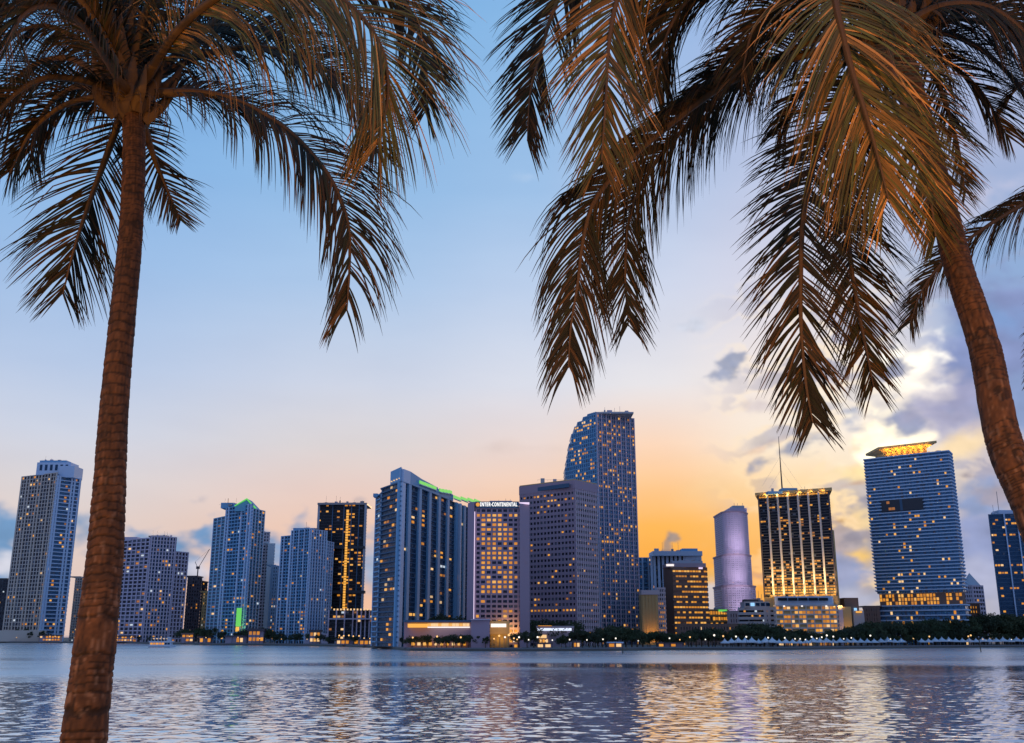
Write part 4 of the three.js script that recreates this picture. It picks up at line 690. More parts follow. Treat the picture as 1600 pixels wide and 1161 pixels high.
// ---------------------------------------------------------------- waterfront: trees, tents, lamps, low pavilions, ferry, posts
const bark = mat(0.11, 0.08, 0.055, 0.95);
const leafMats = [mat(0.042, 0.062, 0.024, 0.9), mat(0.055, 0.068, 0.028, 0.9), mat(0.040, 0.052, 0.026, 0.9)];
function treeCrown(seed, w, h, y0, n) {
  const R = mulberry(seed), pos = [], clumps = [];
  for (let i = 0; i < 22; i++) { const a = R() * 6.283, r = Math.sqrt(R()) * w * 0.5, t = R(); clumps.push([Math.cos(a) * r, y0 + h * (0.18 + 0.74 * t) * (1 - 0.35 * (r / w) * (t > 0.5 ? 1.6 : 0.4)), Math.sin(a) * r, w * (0.11 + 0.1 * R())]); }
  const v = V3(0, 0, 0), q = new THREE.Quaternion(), e = new THREE.Euler();
  for (let i = 0; i < n; i++) {
    const c = clumps[Math.floor(R() * clumps.length)]; const u = R() * 2 - 1, a = R() * 6.283, rr = c[3] * (0.45 + 0.6 * R()), s = Math.sqrt(1 - u * u);
    const cx = c[0] + Math.cos(a) * s * rr, cy = c[1] + u * rr * 0.8, cz = c[2] + Math.sin(a) * s * rr; e.set(R() * 6, R() * 6, R() * 6); q.setFromEuler(e);
    const k = 0.32 + 0.3 * R(), pts = [[-k, 0, 0], [0, -k * 0.45, 0], [k, 0, 0], [0, k * 0.45, 0.1]].map(p => v.set(...p).applyQuaternion(q).toArray().map((x, j) => x + [cx, cy, cz][j]));
    pos.push(...pts[0], ...pts[1], ...pts[2], ...pts[0], ...pts[2], ...pts[3]);
  }
  const g = new THREE.BufferGeometry(); g.setAttribute('position', new THREE.Float32BufferAttribute(pos, 3)); g.computeVertexNormals(); return g;
}
function treeTrunk(seed, h, spread) {
  const R = mulberry(seed), gs = [];
  const limb = (a, b, c, r0, r1) => { const cv = new THREE.CatmullRomCurve3([a, b, c]), g = new THREE.TubeGeometry(cv, 6, 1, 6); const p = g.attributes.position; for (let i = 0; i <= 6; i++) { const t = i / 6, q = cv.getPointAt(t), k = r0 + (r1 - r0) * t; for (let j = 0; j <= 6; j++) { const n = i * 7 + j; p.setXYZ(n, q.x + (p.getX(n) - q.x) * k, q.y + (p.getY(n) - q.y) * k, q.z + (p.getZ(n) - q.z) * k); } } g.computeVertexNormals(); gs.push(g); };
  limb(V3(0, -0.3, 0), V3(0.2, h * 0.4, 0.1), V3(-0.1, h * 0.8, 0), 0.45, 0.15);
  for (let i = 0; i < 5; i++) { const a = i * 1.26 + R(), s = spread * (0.5 + 0.4 * R()); limb(V3(0.1, h * (0.28 + 0.06 * i), 0), V3(Math.cos(a) * s * 0.5, h * (0.5 + 0.05 * i), Math.sin(a) * s * 0.5), V3(Math.cos(a) * s, h * (0.62 + 0.06 * i), Math.sin(a) * s), 0.2, 0.05); }
  return mergeGeometries(gs);
}
const treeProtos = [[9, 9, 3, 1500], [12, 9, 3, 2000], [7, 10, 3, 1300], [14, 10, 3.4, 2400]].map(([w, h, y0, n], i) => ({ crown: treeCrown(300 + i, w, h, y0, n), trunk: treeTrunk(320 + i, h + y0 - 1, w * 0.4), h: h + y0, w }));
const TR = mulberry(901);
function tree(px, D, top, label, group, which) {
  const i = which ?? Math.floor(TR() * 4), p = treeProtos[i], t = thing('shade_tree', label, 'tree', V3(xOf(px, D), LAND_Y, -D), group);
  const s = (yOf(top, D) - LAND_Y) / p.h; part(t, 'trunk', p.trunk, bark); part(t, 'crown', p.crown, leafMats[Math.floor(TR() * 3)]);
  t.scale.set(s * (0.9 + 0.3 * TR()), s, s * (0.9 + 0.3 * TR())); t.rotation.y = TR() * 6.28; return t;
}
const rows = [ // px0, px1, top row at ends and middle, how many, metres behind the seawall, what they stand by
  [-20, 78, 984, 980, 8, 14, 'dark shade tree on the shore below the cream tower', 'trees below the cream tower'],
  [150, 235, 994, 992, 6, 10, 'small dark tree in front of the lilac condominiums', 'trees before the lilac condominiums'],
  [282, 345, 982, 976, 6, 14, 'dark tree in front of the brown slab and the gold-lit gap', 'trees before the brown slab'],
  [380, 436, 983, 977, 6, 16, 'dark tree between the teal tower and the striped tower', 'trees right of the teal tower'],
  [428, 512, 992, 988, 7, 9, 'small dark tree at the foot of the striped blue tower', 'trees below the striped tower'],
  [516, 596, 995, 992, 9, 9, 'small dark tree along the colonnaded podium', 'trees along the colonnaded podium'],
  [636, 734, 991, 990, 10, 7, 'small round tree in front of the lit podium band', 'trees before the lit podium'],
  [739, 742, 990, 989, 1, 4, 'small round tree against the left of the plain stone block', null],
  [757, 760, 990, 989, 1, 4, 'small round tree against the right of the plain stone block', null],
  [684, 726, 958, 953, 4, 60, 'roof-garden height tree behind the lit podium at the prow tower foot', 'trees behind the lit podium'],
  [812, 836, 985, 983, 3, 8, 'dark tree between the hotel pier and the white-lit pavilion', 'trees beside the hotel pier'],
  [850, 880, 966, 960, 3, 92, 'dark tree rising behind the white-lit pavilion roof', 'trees behind the pavilion'],
  [878, 936, 988, 980, 8, 12, 'dark tree along the mauve office block', 'trees along the mauve office block'],
  [930, 1004, 980, 974, 10, 16, 'tall dark tree below the glass skyscraper', 'trees below the skyscraper'],
  [1002, 1065, 990, 984, 9, 12, 'dark tree in front of the gold-washed blank block', 'trees before the gold block'],
  [1058, 1150, 986, 979, 13, 14, 'dark tree before the gold-lit office', 'trees before the gold office'],
  [1148, 1216, 978, 971, 10, 22, 'dark tree before the banded car park', 'trees before the car park'],
  [1206, 1262, 980, 978, 8, 20, 'dark tree below the lit garage', 'trees below the garage'],
  [1258, 1300, 988, 983, 5, 16, 'small dark tree before the middle of the lit garage', 'small trees before the garage'],
  [1296, 1340, 984, 978, 7, 18, 'dark tree at the right end of the garage', 'trees at the garage end'],
  [1330, 1440, 974, 966, 15, 26, 'big dark tree below the slatted tower', 'trees below the slatted tower'],
  [1425, 1500, 970, 964, 11, 26, 'big dark park tree right of the slatted tower base', 'park trees by the slatted tower'],
  [1480, 1650, 962, 956, 22, 34, 'tall dark park tree below the navy tower', 'park trees below the navy tower'],
  [1340, 1640, 990, 985, 26, 14, 'lower dark tree along the tented promenade', 'low trees along the promenade'],
  [1140, 1340, 992, 988, 20, 12, 'low dark tree behind the peaked tents', 'low trees behind the tents'],
];
for (const [a, b, r0, r1, n, off, label, group] of rows) for (let i = 0; i < n; i++) {
  const t = n > 1 ? i / (n - 1) : 0.5, px = a + (b - a) * t + (TR() - 0.5) * (b - a) / Math.max(n, 2) * 0.8, D = shoreD(px) + off + TR() * 8;
  tree(px, D, r0 + (r1 - r0) * Math.sin(Math.PI * t) + (TR() - 0.3) * 6, label, group);
}
// small coconut palms among the shore trees are drawn with the same builder as the near ones, further down
// peaked white tents on the right promenade
{
  const prof = []; for (let k = 0; k <= 6; k++) { const t = k / 6; prof.push(new THREE.Vector2(3.4 * Math.pow(1 - t, 1.7) + 0.06, 2.6 + 2.6 * t)); }
  const roof = new THREE.LatheGeometry(prof, 4); roof.rotateY(Math.PI / 4);
  const canvas = mat(0.55, 0.60, 0.66, 0.7), skirt = new THREE.BoxGeometry(4.9, 0.5, 4.9); skirt.translate(0, 2.45, 0);
  const proto = thing('peaked_tent', 'white peaked canvas tent in the row on the right promenade', 'tent', V3(0, 0, 0), 'peaked tents on the promenade');
  part(proto, 'canopy', roof, canvas); part(proto, 'valance', skirt, canvas);
  const pole = new THREE.CylinderGeometry(0.07, 0.07, 2.4, 6); for (const sx of [-1, 1]) for (const sz of [-1, 1]) part(proto, 'pole', pole, M.steel).position.set(sx * 2.3, 1.2, sz * 2.3);
  let first = true;
  for (let px = 1132; px < 1600; px += 10.6) { if (px > 1408 && px < 1432) continue; const D = shoreD(px) + 5 + (px % 3), pos = V3(xOf(px, D), LAND_Y, -D), s = 0.95 + TR() * 0.25; if (first) { proto.position.copy(pos); first = false; } else copyOf(proto, pos, TR() * 0.3 - 0.15, s); }
}
// waterfront lamps
{
  const lens = glow(1.5, 1.35, 1.15), lensWarm = glow(1.4, 0.75, 0.25), postG = new THREE.CylinderGeometry(0.08, 0.12, 6, 6); postG.translate(0, 3, 0);
  const globe = new THREE.SphereGeometry(0.55, 10, 8); globe.translate(0, 6.3, 0); const arm = new THREE.CylinderGeometry(0.25, 0.16, 0.3, 8); arm.translate(0, 5.85, 0);
  const mk = (l, label, group) => { const t = thing('street_lamp', label, 'street lamp', V3(0, 0, 0), group); part(t, 'post', postG, M.charcoal); part(t, 'bracket', arm, M.charcoal); part(t, 'lamp_globe', globe, l); return t; };
  const sets = [
    [lens, 'white globe lamp among the tents and park trees on the right promenade', 'white promenade lamps', [1150, 1166, 1200, 1226, 1242, 1250, 1258, 1268, 1276, 1284, 1292, 1302, 1318, 1330, 1360, 1391, 1482, 1580, 1540]],
    [lens, 'white globe lamp on the quay before the mauve block and skyscraper', 'white quay lamps', [789, 803, 811, 826, 840, 863, 890, 917, 942, 962, 997, 1046, 1102, 1116]],
    [lensWarm, 'amber globe lamp along the darker left shore', 'amber shore lamps', [26, 70, 78, 86, 92, 184, 196, 206, 218, 252, 296, 312, 322, 346, 372, 392, 406, 440, 480, 497, 530, 537, 545, 552, 561, 569, 578, 584]],
    [lensWarm, 'amber globe lamp on the quay below the hotel and the podium', 'amber hotel quay lamps', [645, 683, 720, 772, 780, 795, 803, 808, 845, 852]],
    [lensWarm, 'amber globe lamp half hidden in the right shore trees', 'amber tree lamps', [1062, 1078, 1130, 1452, 1513, 1517, 1535, 1546]],
  ];
  for (const [l, label, group, list] of sets) { let p = null; for (const px of list) { const D = shoreD(px) + 2.5 + TR() * 3.5, pos = V3(xOf(px, D), LAND_Y, -D), s = 0.55 + TR() * 0.55; if (!p) { p = mk(l, label, group); p.position.copy(pos); p.scale.setScalar(s); } else copyOf(p, pos, 0, s); } }
}
// low waterfront pavilions with warm windows
{
  const P = [[62, 94, 992, 'low pavilion with a row of amber windows below the cream tower'], [176, 230, 993, 'long low pavilion with amber windows in front of the lilac condominiums'], [284, 302, 989, 'small brown-roofed pavilion with two bright windows right of the ferry'], [312, 330, 994, 'little pavilion with orange windows left of the teal tower foot'], [352, 386, 993, 'cream pavilion glowing gold under the green light panel'], [388, 412, 982, 'two-storey orange-lit restaurant right of the teal tower'], [484, 500, 984, 'small gold-lit kiosk at the striped tower foot'], [526, 560, 998, 'low amber-lit quay pavilion under the colonnaded podium'], [562, 590, 998, 'low gold-lit quay pavilion at the end of the colonnaded podium'], [838, 862, 1004, 'small orange-lit kiosk on the quay before the white-lit pavilion'], [896, 906, 1001, 'small gold awning kiosk before the mauve office block'], [950, 972, 1003, 'pale blue awning kiosk below the skyscraper'], [1028, 1066, 1004, 'low amber-lit terrace below the gold office block']];
  for (const [a, b, top, label] of P) {
    const D = shoreD((a + b) / 2) + 5, x0 = xOf(a, D), x1 = xOf(b, D), w = x1 - x0, h = yOf(top, D) - LAND_Y, t = thing('pavilion', label, 'pavilion', V3((x0 + x1) / 2, LAND_Y, -D - 3));
    part(t, 'wall', box(-w / 2, w / 2, 0, h * 0.82, -3, 2.6), M.granite); part(t, 'roof', box(-w / 2 - 0.7, w / 2 + 0.7, h * 0.82 + 0.01, h, -3.6, 4.2), /blue/.test(label) ? M.paleBlue : /brown/.test(label) ? M.brown : M.darkBrown);
    const n = Math.max(2, Math.round(w / 3.4)), st = h > 7 ? 2 : 1;
    for (let s = 0; s < st; s++) for (let k = 0; k < n; k++) if (TR() < 0.85) part(t, 'lit_window', box(-w / 2 + (k + 0.15) * w / n, -w / 2 + (k + 0.85) * w / n, h * (0.18 + s * 0.4), h * (0.18 + s * 0.4) + h * (st > 1 ? 0.22 : 0.5), 2.55, 2.8), LIT[[0, 1, 2, 3, 6, 1][Math.floor(TR() * 6)]]);
    for (let k = 0; k <= n; k += Math.max(1, Math.floor(n / 3))) part(t, 'post', box(-w / 2 + k * w / n - 0.12, -w / 2 + k * w / n + 0.12, 0, h * 0.82, 3.6, 3.85), M.darkBrown);
  }
}
// ferry
{
  const D = 760, t = thing('ferry_boat', 'white double-decked ferry with amber cabin windows crossing near the left shore', 'boat', V3(xOf(255, D), 0, -D)), L = 18.6, s = new THREE.Shape();
  s.moveTo(-L / 2, -2.4); s.lineTo(L / 2 - 3, -2.4); s.quadraticCurveTo(L / 2 - 0.5, -1.6, L / 2 + 0.5, 0); s.quadraticCurveTo(L / 2 - 0.5, 1.6, L / 2 - 3, 2.4); s.lineTo(-L / 2, 2.4); s.closePath();
  const hull = new THREE.ExtrudeGeometry(s, { depth: 2.2, bevelEnabled: false }); hull.rotateX(-Math.PI / 2); hull.translate(0, -0.7, 0);
  const paint = mat(0.62, 0.66, 0.72, 0.5); part(t, 'hull', hull, paint); part(t, 'hull_stripe', box(-L / 2 - 0.04, L / 2 - 3, 0.1, 0.5, -2.45, 2.45), M.navyWall);
  part(t, 'lower_cabin', box(-L / 2 + 0.5, L / 2 - 2.5, 1.5, 3.7, -2.1, 2.1), paint); part(t, 'upper_deck', box(-L / 2, L / 2 - 1.5, 3.71, 4.5, -2.5, 2.5), paint); part(t, 'roof', box(-L / 2 + 1, L / 2 - 3.5, 6.5, 6.8, -2.2, 2.2), paint);
  for (let k = 0; k < 7; k++) part(t, 'cabin_window', box(-L / 2 + 1 + k * 2.1, -L / 2 + 2.7 + k * 2.1, 2, 3.3, 2.08, 2.2), k > 4 ? M.glassDeep : LIT[k % 2]);
  for (let k = 0; k < 6; k++) { part(t, 'deck_post', box(-L / 2 + 1.3 + k * 2.5, -L / 2 + 1.5 + k * 2.5, 4.5, 6.5, 2.0, 2.15), paint); if (k < 5) part(t, 'deck_lamp', box(-L / 2 + 2 + k * 2.5, -L / 2 + 3 + k * 2.5, 5.9, 6.4, -0.3, 0.3), LIT[3]); }
  part(t, 'wheelhouse', box(L / 2 - 5.6, L / 2 - 3.7, 4.51, 7.4, -1.5, 1.5), paint); part(t, 'mast', box(-0.1, 0.1, 6.8, 9, -0.1, 0.1), M.steel);
}
for (const [px, row, h, label] of [[972.5, 1021, 4.6, 'thin wooden mooring post with pale cap off the skyscraper quay'], [1530, 1019, 7.5, 'leaning dark channel marker post off the right promenade']]) {
  const D = EYE / -Math.tan(PITCH + Math.atan((CY - row) / F)), t = thing('mooring_post', label, 'post', V3(xOf(px, D), 0, -D)), g = new THREE.CylinderGeometry(0.22, 0.28, h + 2, 8); g.translate(0, h / 2 - 1, 0); part(t, 'pile', g, bark); const cp = new THREE.ConeGeometry(0.36, 0.5, 8); cp.translate(0, h + 0.25, 0); part(t, 'cap', cp, M.lilac); if (h > 6) t.rotation.z = 0.05;
}

// ---------------------------------------------------------------- the near coconut palms
const frondMat = new THREE.MeshStandardMaterial({ color: rgb(1, 1, 1), vertexColors: true, roughness: 0.85, side: THREE.DoubleSide });
const rachisMat = new THREE.MeshStandardMaterial({ color: rgb(0.10, 0.052, 0.015), roughness: 0.7 });
const PR = mulberry(4242);
function taperTube(pts, radii, seg, around, mod) {
  const cv = new THREE.CatmullRomCurve3(pts, false, 'centripetal'), pos = [], col = [], idx = [], uv = [];
  const fr = []; let up = V3(0, 0, 1);
  for (let i = 0; i <= seg; i++) { const t = i / seg, T = cv.getTangent(t); const S = V3().crossVectors ? new THREE.Vector3().crossVectors(T, up).normalize() : null; const N = new THREE.Vector3().crossVectors(S, T).normalize(); up = N; fr.push([cv.getPoint(t), S, N]); }
  const rad = t => { const x = t * (radii.length - 1), i = Math.min(radii.length - 2, Math.floor(x)); return radii[i] + (radii[i + 1] - radii[i]) * (x - i); };
  for (let i = 0; i <= seg; i++) { const t = i / seg, [p, S, N] = fr[i]; for (let j = 0; j <= around; j++) { const a = j / around * Math.PI * 2, m = mod ? mod(t, a, p) : { r: 1, c: [1, 1, 1] }, r = rad(t) * m.r; const cx = Math.cos(a) * r, sx = Math.sin(a) * r; pos.push(p.x + S.x * cx + N.x * sx, p.y + S.y * cx + N.y * sx, p.z + S.z * cx + N.z * sx); col.push(...m.c); uv.push(j / around, t); } }
  for (let i = 0; i < seg; i++) for (let j = 0; j < around; j++) { const a = i * (around + 1) + j, b = a + around + 1; idx.push(a, a + 1, b, a + 1, b + 1, b); }
  const g = new THREE.BufferGeometry(); g.setAttribute('position', new THREE.Float32BufferAttribute(pos, 3)); g.setAttribute('color', new THREE.Float32BufferAttribute(col, 3)); g.setAttribute('uv', new THREE.Float32BufferAttribute(uv, 2)); g.setIndex(idx); g.computeVertexNormals(); return g;
}
// one frond: control points in the world, leaflets hanging off both sides of the rachis
function frond(palm, pts, o = {}) {
  const c = palm.position, P = pts.map(p => p.clone().sub(c)), cv = new THREE.CatmullRomCurve3(P, false, 'centripetal'), len = cv.getLength();
  const g = new THREE.Group(); g.name = 'frond'; palm.add(g);
  const R = mulberry(Math.floor(PR() * 1e9)), L0 = o.len ?? 1.0, tone = o.tone ?? 0.65;  // tone scales leaf colour: lighter on lamp-lit fronds, darker on the rest
  const r0 = 0.042 * (o.thick ?? 1);
  part(g, 'rachis', taperTube(P, [r0 * 1.7, r0, r0 * 0.85, r0 * 0.6, r0 * 0.4, r0 * 0.15], 40, 7), rachisMat);
  const pos = [], col = [], idx = [], eye = camera.position.clone().sub(c), t0 = o.t0 ?? 0.1, gap = (o.gap ?? 0.038) * 0.52, n = Math.floor(len * (1 - t0) / gap);
  const dn = V3(0, -1, 0), tmp = V3(0, 0, 0);
  for (let i = 0; i < n; i++) for (const side of [-1, 1]) {
    if (R() < (o.miss ?? 0.04) || noise.noise(i * 0.16 + side * 7, L0 * 31, len * 5) > 0.42) continue;
    const t = Math.min(0.999, t0 + (1 - t0) * (i + R() * 0.7) / n), p = cv.getPointAt(t), T = cv.getTangentAt(t).normalize();
    const view = p.clone().sub(eye).normalize(), Si = tmp.crossVectors(T, view).clone().normalize(), roll = (o.roll0 ?? 0.3) + ((o.roll1 ?? o.roll0 ?? 0.3) - (o.roll0 ?? 0.3)) * t;
    const S = Si.multiplyScalar(Math.cos(roll)).addScaledVector(view, Math.sin(roll)).normalize(), N = new THREE.Vector3().crossVectors(S, T).normalize(); if (N.y < 0) N.negate();
    const clu = noise.noise(i * 0.09 + side * 3, len * 7, L0 * 13), th = (1.15 - 0.68 * t) + (R() - 0.5) * 0.26 + clu * 0.35, s = (t - t0) / (1 - t0), prof = Math.min(1, 0.45 + s * 3.2) * (s > 0.55 ? 1 - 0.6 * Math.pow((s - 0.55) / 0.45, 1.5) : 1), L = L0 * prof * (0.86 + 0.28 * R());
    const d = S.clone().multiplyScalar(side * Math.sin(th)).addScaledVector(T, Math.cos(th)).addScaledVector(N, (o.lift ?? 0.15)).normalize();
    const sag = (o.sag ?? 1) * (0.6 + 1.0 * R()) * (1.25 + clu) * (1 - 0.45 * t), wid = 0.0095 * (o.wide ?? 1) * (0.8 + 0.4 * R()), segs = 6, twist = (R() - 0.5) * 0.9, b0 = pos.length / 3;
    const dry = R(), cc = dry < 0.1 ? [0.17, 0.085, 0.025] : dry < 0.42 ? [0.07, 0.038, 0.011] : dry < 0.7 ? [0.03, 0.034, 0.010] : [0.022, 0.019, 0.007]; const k = tone * (0.8 + 0.4 * R());
    const q = p.clone().addScaledVector(N, 0.01), broken = R() < 0.04 ? 2 + Math.floor(R() * 3) : 99;
    for (let m = 0; m <= segs; m++) {
      const u = m / segs, w = wid * (u < 0.15 ? 0.55 + 3 * u : Math.pow(1 - (u - 0.15) / 0.85, 0.7)) + 0.0006;
      const W = new THREE.Vector3().crossVectors(d, N).normalize().applyAxisAngle(d, twist * u), K = new THREE.Vector3().crossVectors(W, d).normalize();
      for (const e of [-1, 0, 1]) { const v = q.clone().addScaledVector(W, e * w).addScaledVector(K, e ? 0 : w * 0.45); pos.push(v.x, v.y, v.z); col.push(cc[0] * k, cc[1] * k, cc[2] * k); }
      q.addScaledVector(d, L / segs); d.addScaledVector(dn, sag * (0.09 + 0.12 * u) * (L / 0.9) + (m === broken ? 0.8 : 0)).normalize();
    }
    for (let m = 0; m < segs; m++) { const a = b0 + m * 3; idx.push(a, a + 1, a + 3, a + 1, a + 4, a + 3, a + 1, a + 2, a + 4, a + 2, a + 5, a + 4); }
  }
  const lg = new THREE.BufferGeometry(); lg.setAttribute('position', new THREE.Float32BufferAttribute(pos, 3)); lg.setAttribute('color', new THREE.Float32BufferAttribute(col, 3)); lg.setIndex(idx); lg.computeVertexNormals();
  part(g, 'leaflets', lg, frondMat, 'stuff');
  return g;
}
function trunk(palm, pts, radii, ringGap, seed) {
  const c = palm.position, P = pts.map(p => p.clone().sub(c)), len = new THREE.CatmullRomCurve3(P, false, 'centripetal').getLength(), seg = Math.round(len / 0.011);
  const g = taperTube(P, radii, seg, 48, (t, a, p) => {
    const s = t * len, wob = fbm(Math.cos(a) * 0.9 + seed, s * 0.8, Math.sin(a) * 0.9, 3) * 0.06, ph = (s + wob) / (ringGap * (1 + 0.25 * noise.noise(s * 2, seed, 0))), f = ph - Math.floor(ph), ring = Math.floor(ph);
    const dp = 0.5 + ((Math.sin(ring * 78.233 + seed) * 43758.5453) % 1 + 1) % 1, scar = f < 0.2 ? -0.05 * dp * (1 - Math.abs(f - 0.1) / 0.1) : 0.03 * dp * (1 - f), n = fbm(Math.cos(a) * 2.4 + seed, s * 7, Math.sin(a) * 2.4, 5), fine = fbm(Math.cos(a) * 14, s * 16, Math.sin(a) * 14 + seed, 3), tint = 0.75 + 0.5 * ((Math.sin(ring * 12.9898 + seed) * 43758.5453) % 1 + 1) % 1;
    const crack = fbm(Math.cos(a) * 20 + ring, s * 3, Math.sin(a) * 20 + seed, 2) > 0.22 ? -0.02 : 0;
    const lich = sstep(0.12, 0.3, fbm(Math.cos(a) * 6 + 40, s * 9 + seed, Math.sin(a) * 6, 4)) * sstep(0.75, 0.2, t) * 0.7;
    const streak = fbm(Math.cos(a) * 9 + seed, s * 0.7, Math.sin(a) * 9, 4), dark = f < 0.2 ? 0.35 : 1, k = (0.62 + 0.9 * n + 0.8 * fine + 0.7 * streak) * dark * (0.75 + 0.3 * tint);
    const m = Math.max(0.18, k);
    return { r: 1 + scar + 0.05 * n + 0.02 * fine + crack, c: [0.105 * m + 0.15 * lich, 0.044 * m + 0.10 * lich, 0.016 * m + 0.07 * lich] };
  });
  part(palm, 'trunk', g, new THREE.MeshStandardMaterial({ vertexColors: true, roughness: 0.9 }));
}
// fibrous boss of old leaf bases where trunk and fronds meet
function boss(palm, top, r, seed) {
  const R = mulberry(seed), c = palm.position, fibre = mat(0.10, 0.06, 0.035, 0.95), gs = [];
  const heart = new THREE.SphereGeometry(r * 1.15, 20, 14); const p = heart.attributes.position; for (let i = 0; i < p.count; i++) { const x = p.getX(i), y = p.getY(i), z = p.getZ(i), k = 1 + 0.35 * fbm(x * 9 + seed, y * 5, z * 9, 4); p.setXYZ(i, x * k, y * 1.7 * k, z * k); } heart.computeVertexNormals(); heart.translate(top.x - c.x, top.y - c.y + r * 0.3, top.z - c.z); part(palm, 'crown_heart', heart, fibre);
  for (let i = 0; i < 24; i++) {
    const a = i * 2.4, up = 0.25 + 0.5 * R(), y = (i / 24 - 0.5) * r * 3.0, b = V3(top.x - c.x + Math.cos(a) * r * 0.7, top.y - c.y + y, top.z - c.z + Math.sin(a) * r * 0.7), l = r * (1.4 + 1.6 * R());
    const e = b.clone().add(V3(Math.cos(a) * l * 0.6, l * up * 1.6, Math.sin(a) * l * 0.6)), m = b.clone().lerp(e, 0.5).add(V3(Math.cos(a) * l * 0.12, -l * 0.06, Math.sin(a) * l * 0.12));
    part(palm, 'leaf_base', taperTube([b, m, e], [r * 0.42, r * 0.34, r * 0.22, r * 0.05], 10, 8, (t, q) => ({ r: 1 - 0.45 * Math.abs(Math.sin(q)), c: [1, 1, 1] })), i % 3 ? fibre : rachisMat);
  }
  for (let i = 0; i < 46; i++) { const a = R() * 6.283, b = V3(top.x - c.x + Math.cos(a) * r, top.y - c.y + (R() - 0.5) * r * 2, top.z - c.z + Math.sin(a) * r), l = r * (0.8 + 1.6 * R()); gs.push(taperTube([b, b.clone().add(V3(Math.cos(a) * l * 0.5, -l * 0.2, Math.sin(a) * l * 0.5)), b.clone().add(V3(Math.cos(a) * l * 0.5, -l, Math.sin(a) * l * 0.4))], [0.008, 0.006, 0.002], 5, 4)); }
  part(palm, 'hanging_fibre', mergeGeometries(gs), fibre, 'stuff');
}
const Q = list => list.map(([px, py, D]) => at(px, py, D));
{
  const tp = Q([[112, 1345, 8.45], [118, 1260, 8.5], [130, 1161, 8.55], [148, 1010, 8.65], [163, 880, 8.75], [171, 760, 8.85], [178, 640, 8.95], [191, 500, 9.05], [203, 380, 9.15], [209, 270, 9.2], [209, 195, 9.25], [207, 150, 9.25]]);
  const palm = thing('coconut_palm', 'coconut palm with ringed slender trunk leaning right beside the cream tower', 'palm', V3(tp[0].x, 6.25, tp[0].z));
  trunk(palm, tp, [0.205, 0.19, 0.178, 0.166, 0.152, 0.138, 0.126, 0.118, 0.113, 0.11, 0.109, 0.115], 0.075, 3);
  const top = tp.at(-1); boss(palm, top, 0.19, 5);
  const F1 = (pts, o) => frond(palm, [V3(top.x, top.y, top.z), ...Q(pts)], o);
  F1([[246, 146, 9.2], [340, 149, 9.1], [423, 186, 9.0], [479, 232, 8.95], [521, 288, 8.9], [544, 353, 8.9], [546, 418, 8.9], [542, 485, 8.9]], { len: 1.05, roll0: 1.5, roll1: 0.15, sag: 2.4, t0: 0.12, tone: 0.7 });
  F1([[236, 110, 9.0], [285, 40, 8.5], [370, -20, 8.2], [470, -30, 8.1], [548, 10, 8.1], [596, 75, 8.1], [606, 150, 8.15], [590, 225, 8.2]], { len: 1.45, roll0: 1.0, roll1: 0.4, sag: 1.8, t0: 0.12, tone: 3.0, gap: 0.034 });  // amber lamp light put into the leaf colour by the raised tone
  F1([[250, 110, 9.6], [340, 30, 10], [470, -50, 10.3], [585, -40, 10.4], [642, 19, 10.4], [658, 70, 10.4], [667, 116, 10.4], [665, 175, 10.4]], { len: 1.0, roll0: 0.8, roll1: 0.1, sag: 1.2, t0: 0.2 });
  F1([[240, 125, 9.5], [320, 85, 9.7], [420, 75, 9.8], [510, 110, 9.8], [565, 165, 9.8], [590, 235, 9.8]], { len: 1.0, roll0: 1.3, roll1: 0.6, sag: 1.6, tone: 0.8 });
  F1([[190, 180, 9.5], [168, 240, 9.7], [140, 316, 9.8], [116, 390, 9.8], [98, 460, 9.8]], { len: 0.95, roll0: 0.5, roll1: 0.1, sag: 0.7, t0: 0.1 });
  F1([[226, 200, 9.6], [240, 245, 9.9], [262, 300, 10], [282, 345, 10]], { len: 0.55, roll0: 0.4, sag: 0.8 });
  F1([[170, 138, 9.1], [120, 124, 8.9], [70, 122, 8.7], [20, 150, 8.6], [-25, 210, 8.6], [-50, 300, 8.6]], { len: 0.95, roll0: 1.3, roll1: 0.5, sag: 1.5, tone: 0.75 });
  F1([[160, 120, 9.5], [100, 90, 9.8], [40, 110, 10], [0, 170, 10], [-20, 240, 10]], { len: 0.9, roll0: 1.2, sag: 1.4, tone: 0.8 });
  F1([[165, 150, 9.6], [120, 135, 9.9], [80, 160, 10], [55, 210, 10], [46, 262, 10]], { len: 0.75, roll0: 0.7, sag: 1.2 });
  F1([[180, 90, 9.0], [140, 20, 8.6], [80, -50, 8.3], [10, -60, 8.1], [-40, 0, 8.0], [-60, 90, 8.0]], { len: 1.1, roll0: 1.2, roll1: 0.5, sag: 1.6, tone: 0.75, gap: 0.036 });
  F1([[190, 80, 9.4], [160, -20, 9.6], [100, -100, 9.7], [20, -110, 9.7], [-40, -60, 9.7]], { len: 1.1, roll0: 1.2, sag: 1.7 });
  F1([[205, 80, 9.1], [210, -20, 8.9], [235, -150, 8.6], [290, -260, 8.2]], { len: 0.9, roll0: 0.8, sag: 1.2, t0: 0.3, tone: 0.8 });
  F1([[200, 60, 9.6], [190, -60, 10.2], [150, -180, 11], [80, -230, 12]], { len: 1.0, roll0: 0.7, sag: 1.2, t0: 0.2 });
  F1([[222, 80, 9.7], [260, -20, 10.4], [330, -100, 11.2], [430, -120, 11.8], [520, -60, 12]], { len: 1.05, roll0: 0.8, sag: 1.4, t0: 0.2 });
  F1([[190, 130, 8.9], [165, 90, 8.3], [130, 40, 7.6], [85, 10, 7.0], [40, 20, 6.6], [5, 80, 6.3]], { len: 0.8, roll0: 1.2, sag: 1.6, tone: 1.0 });
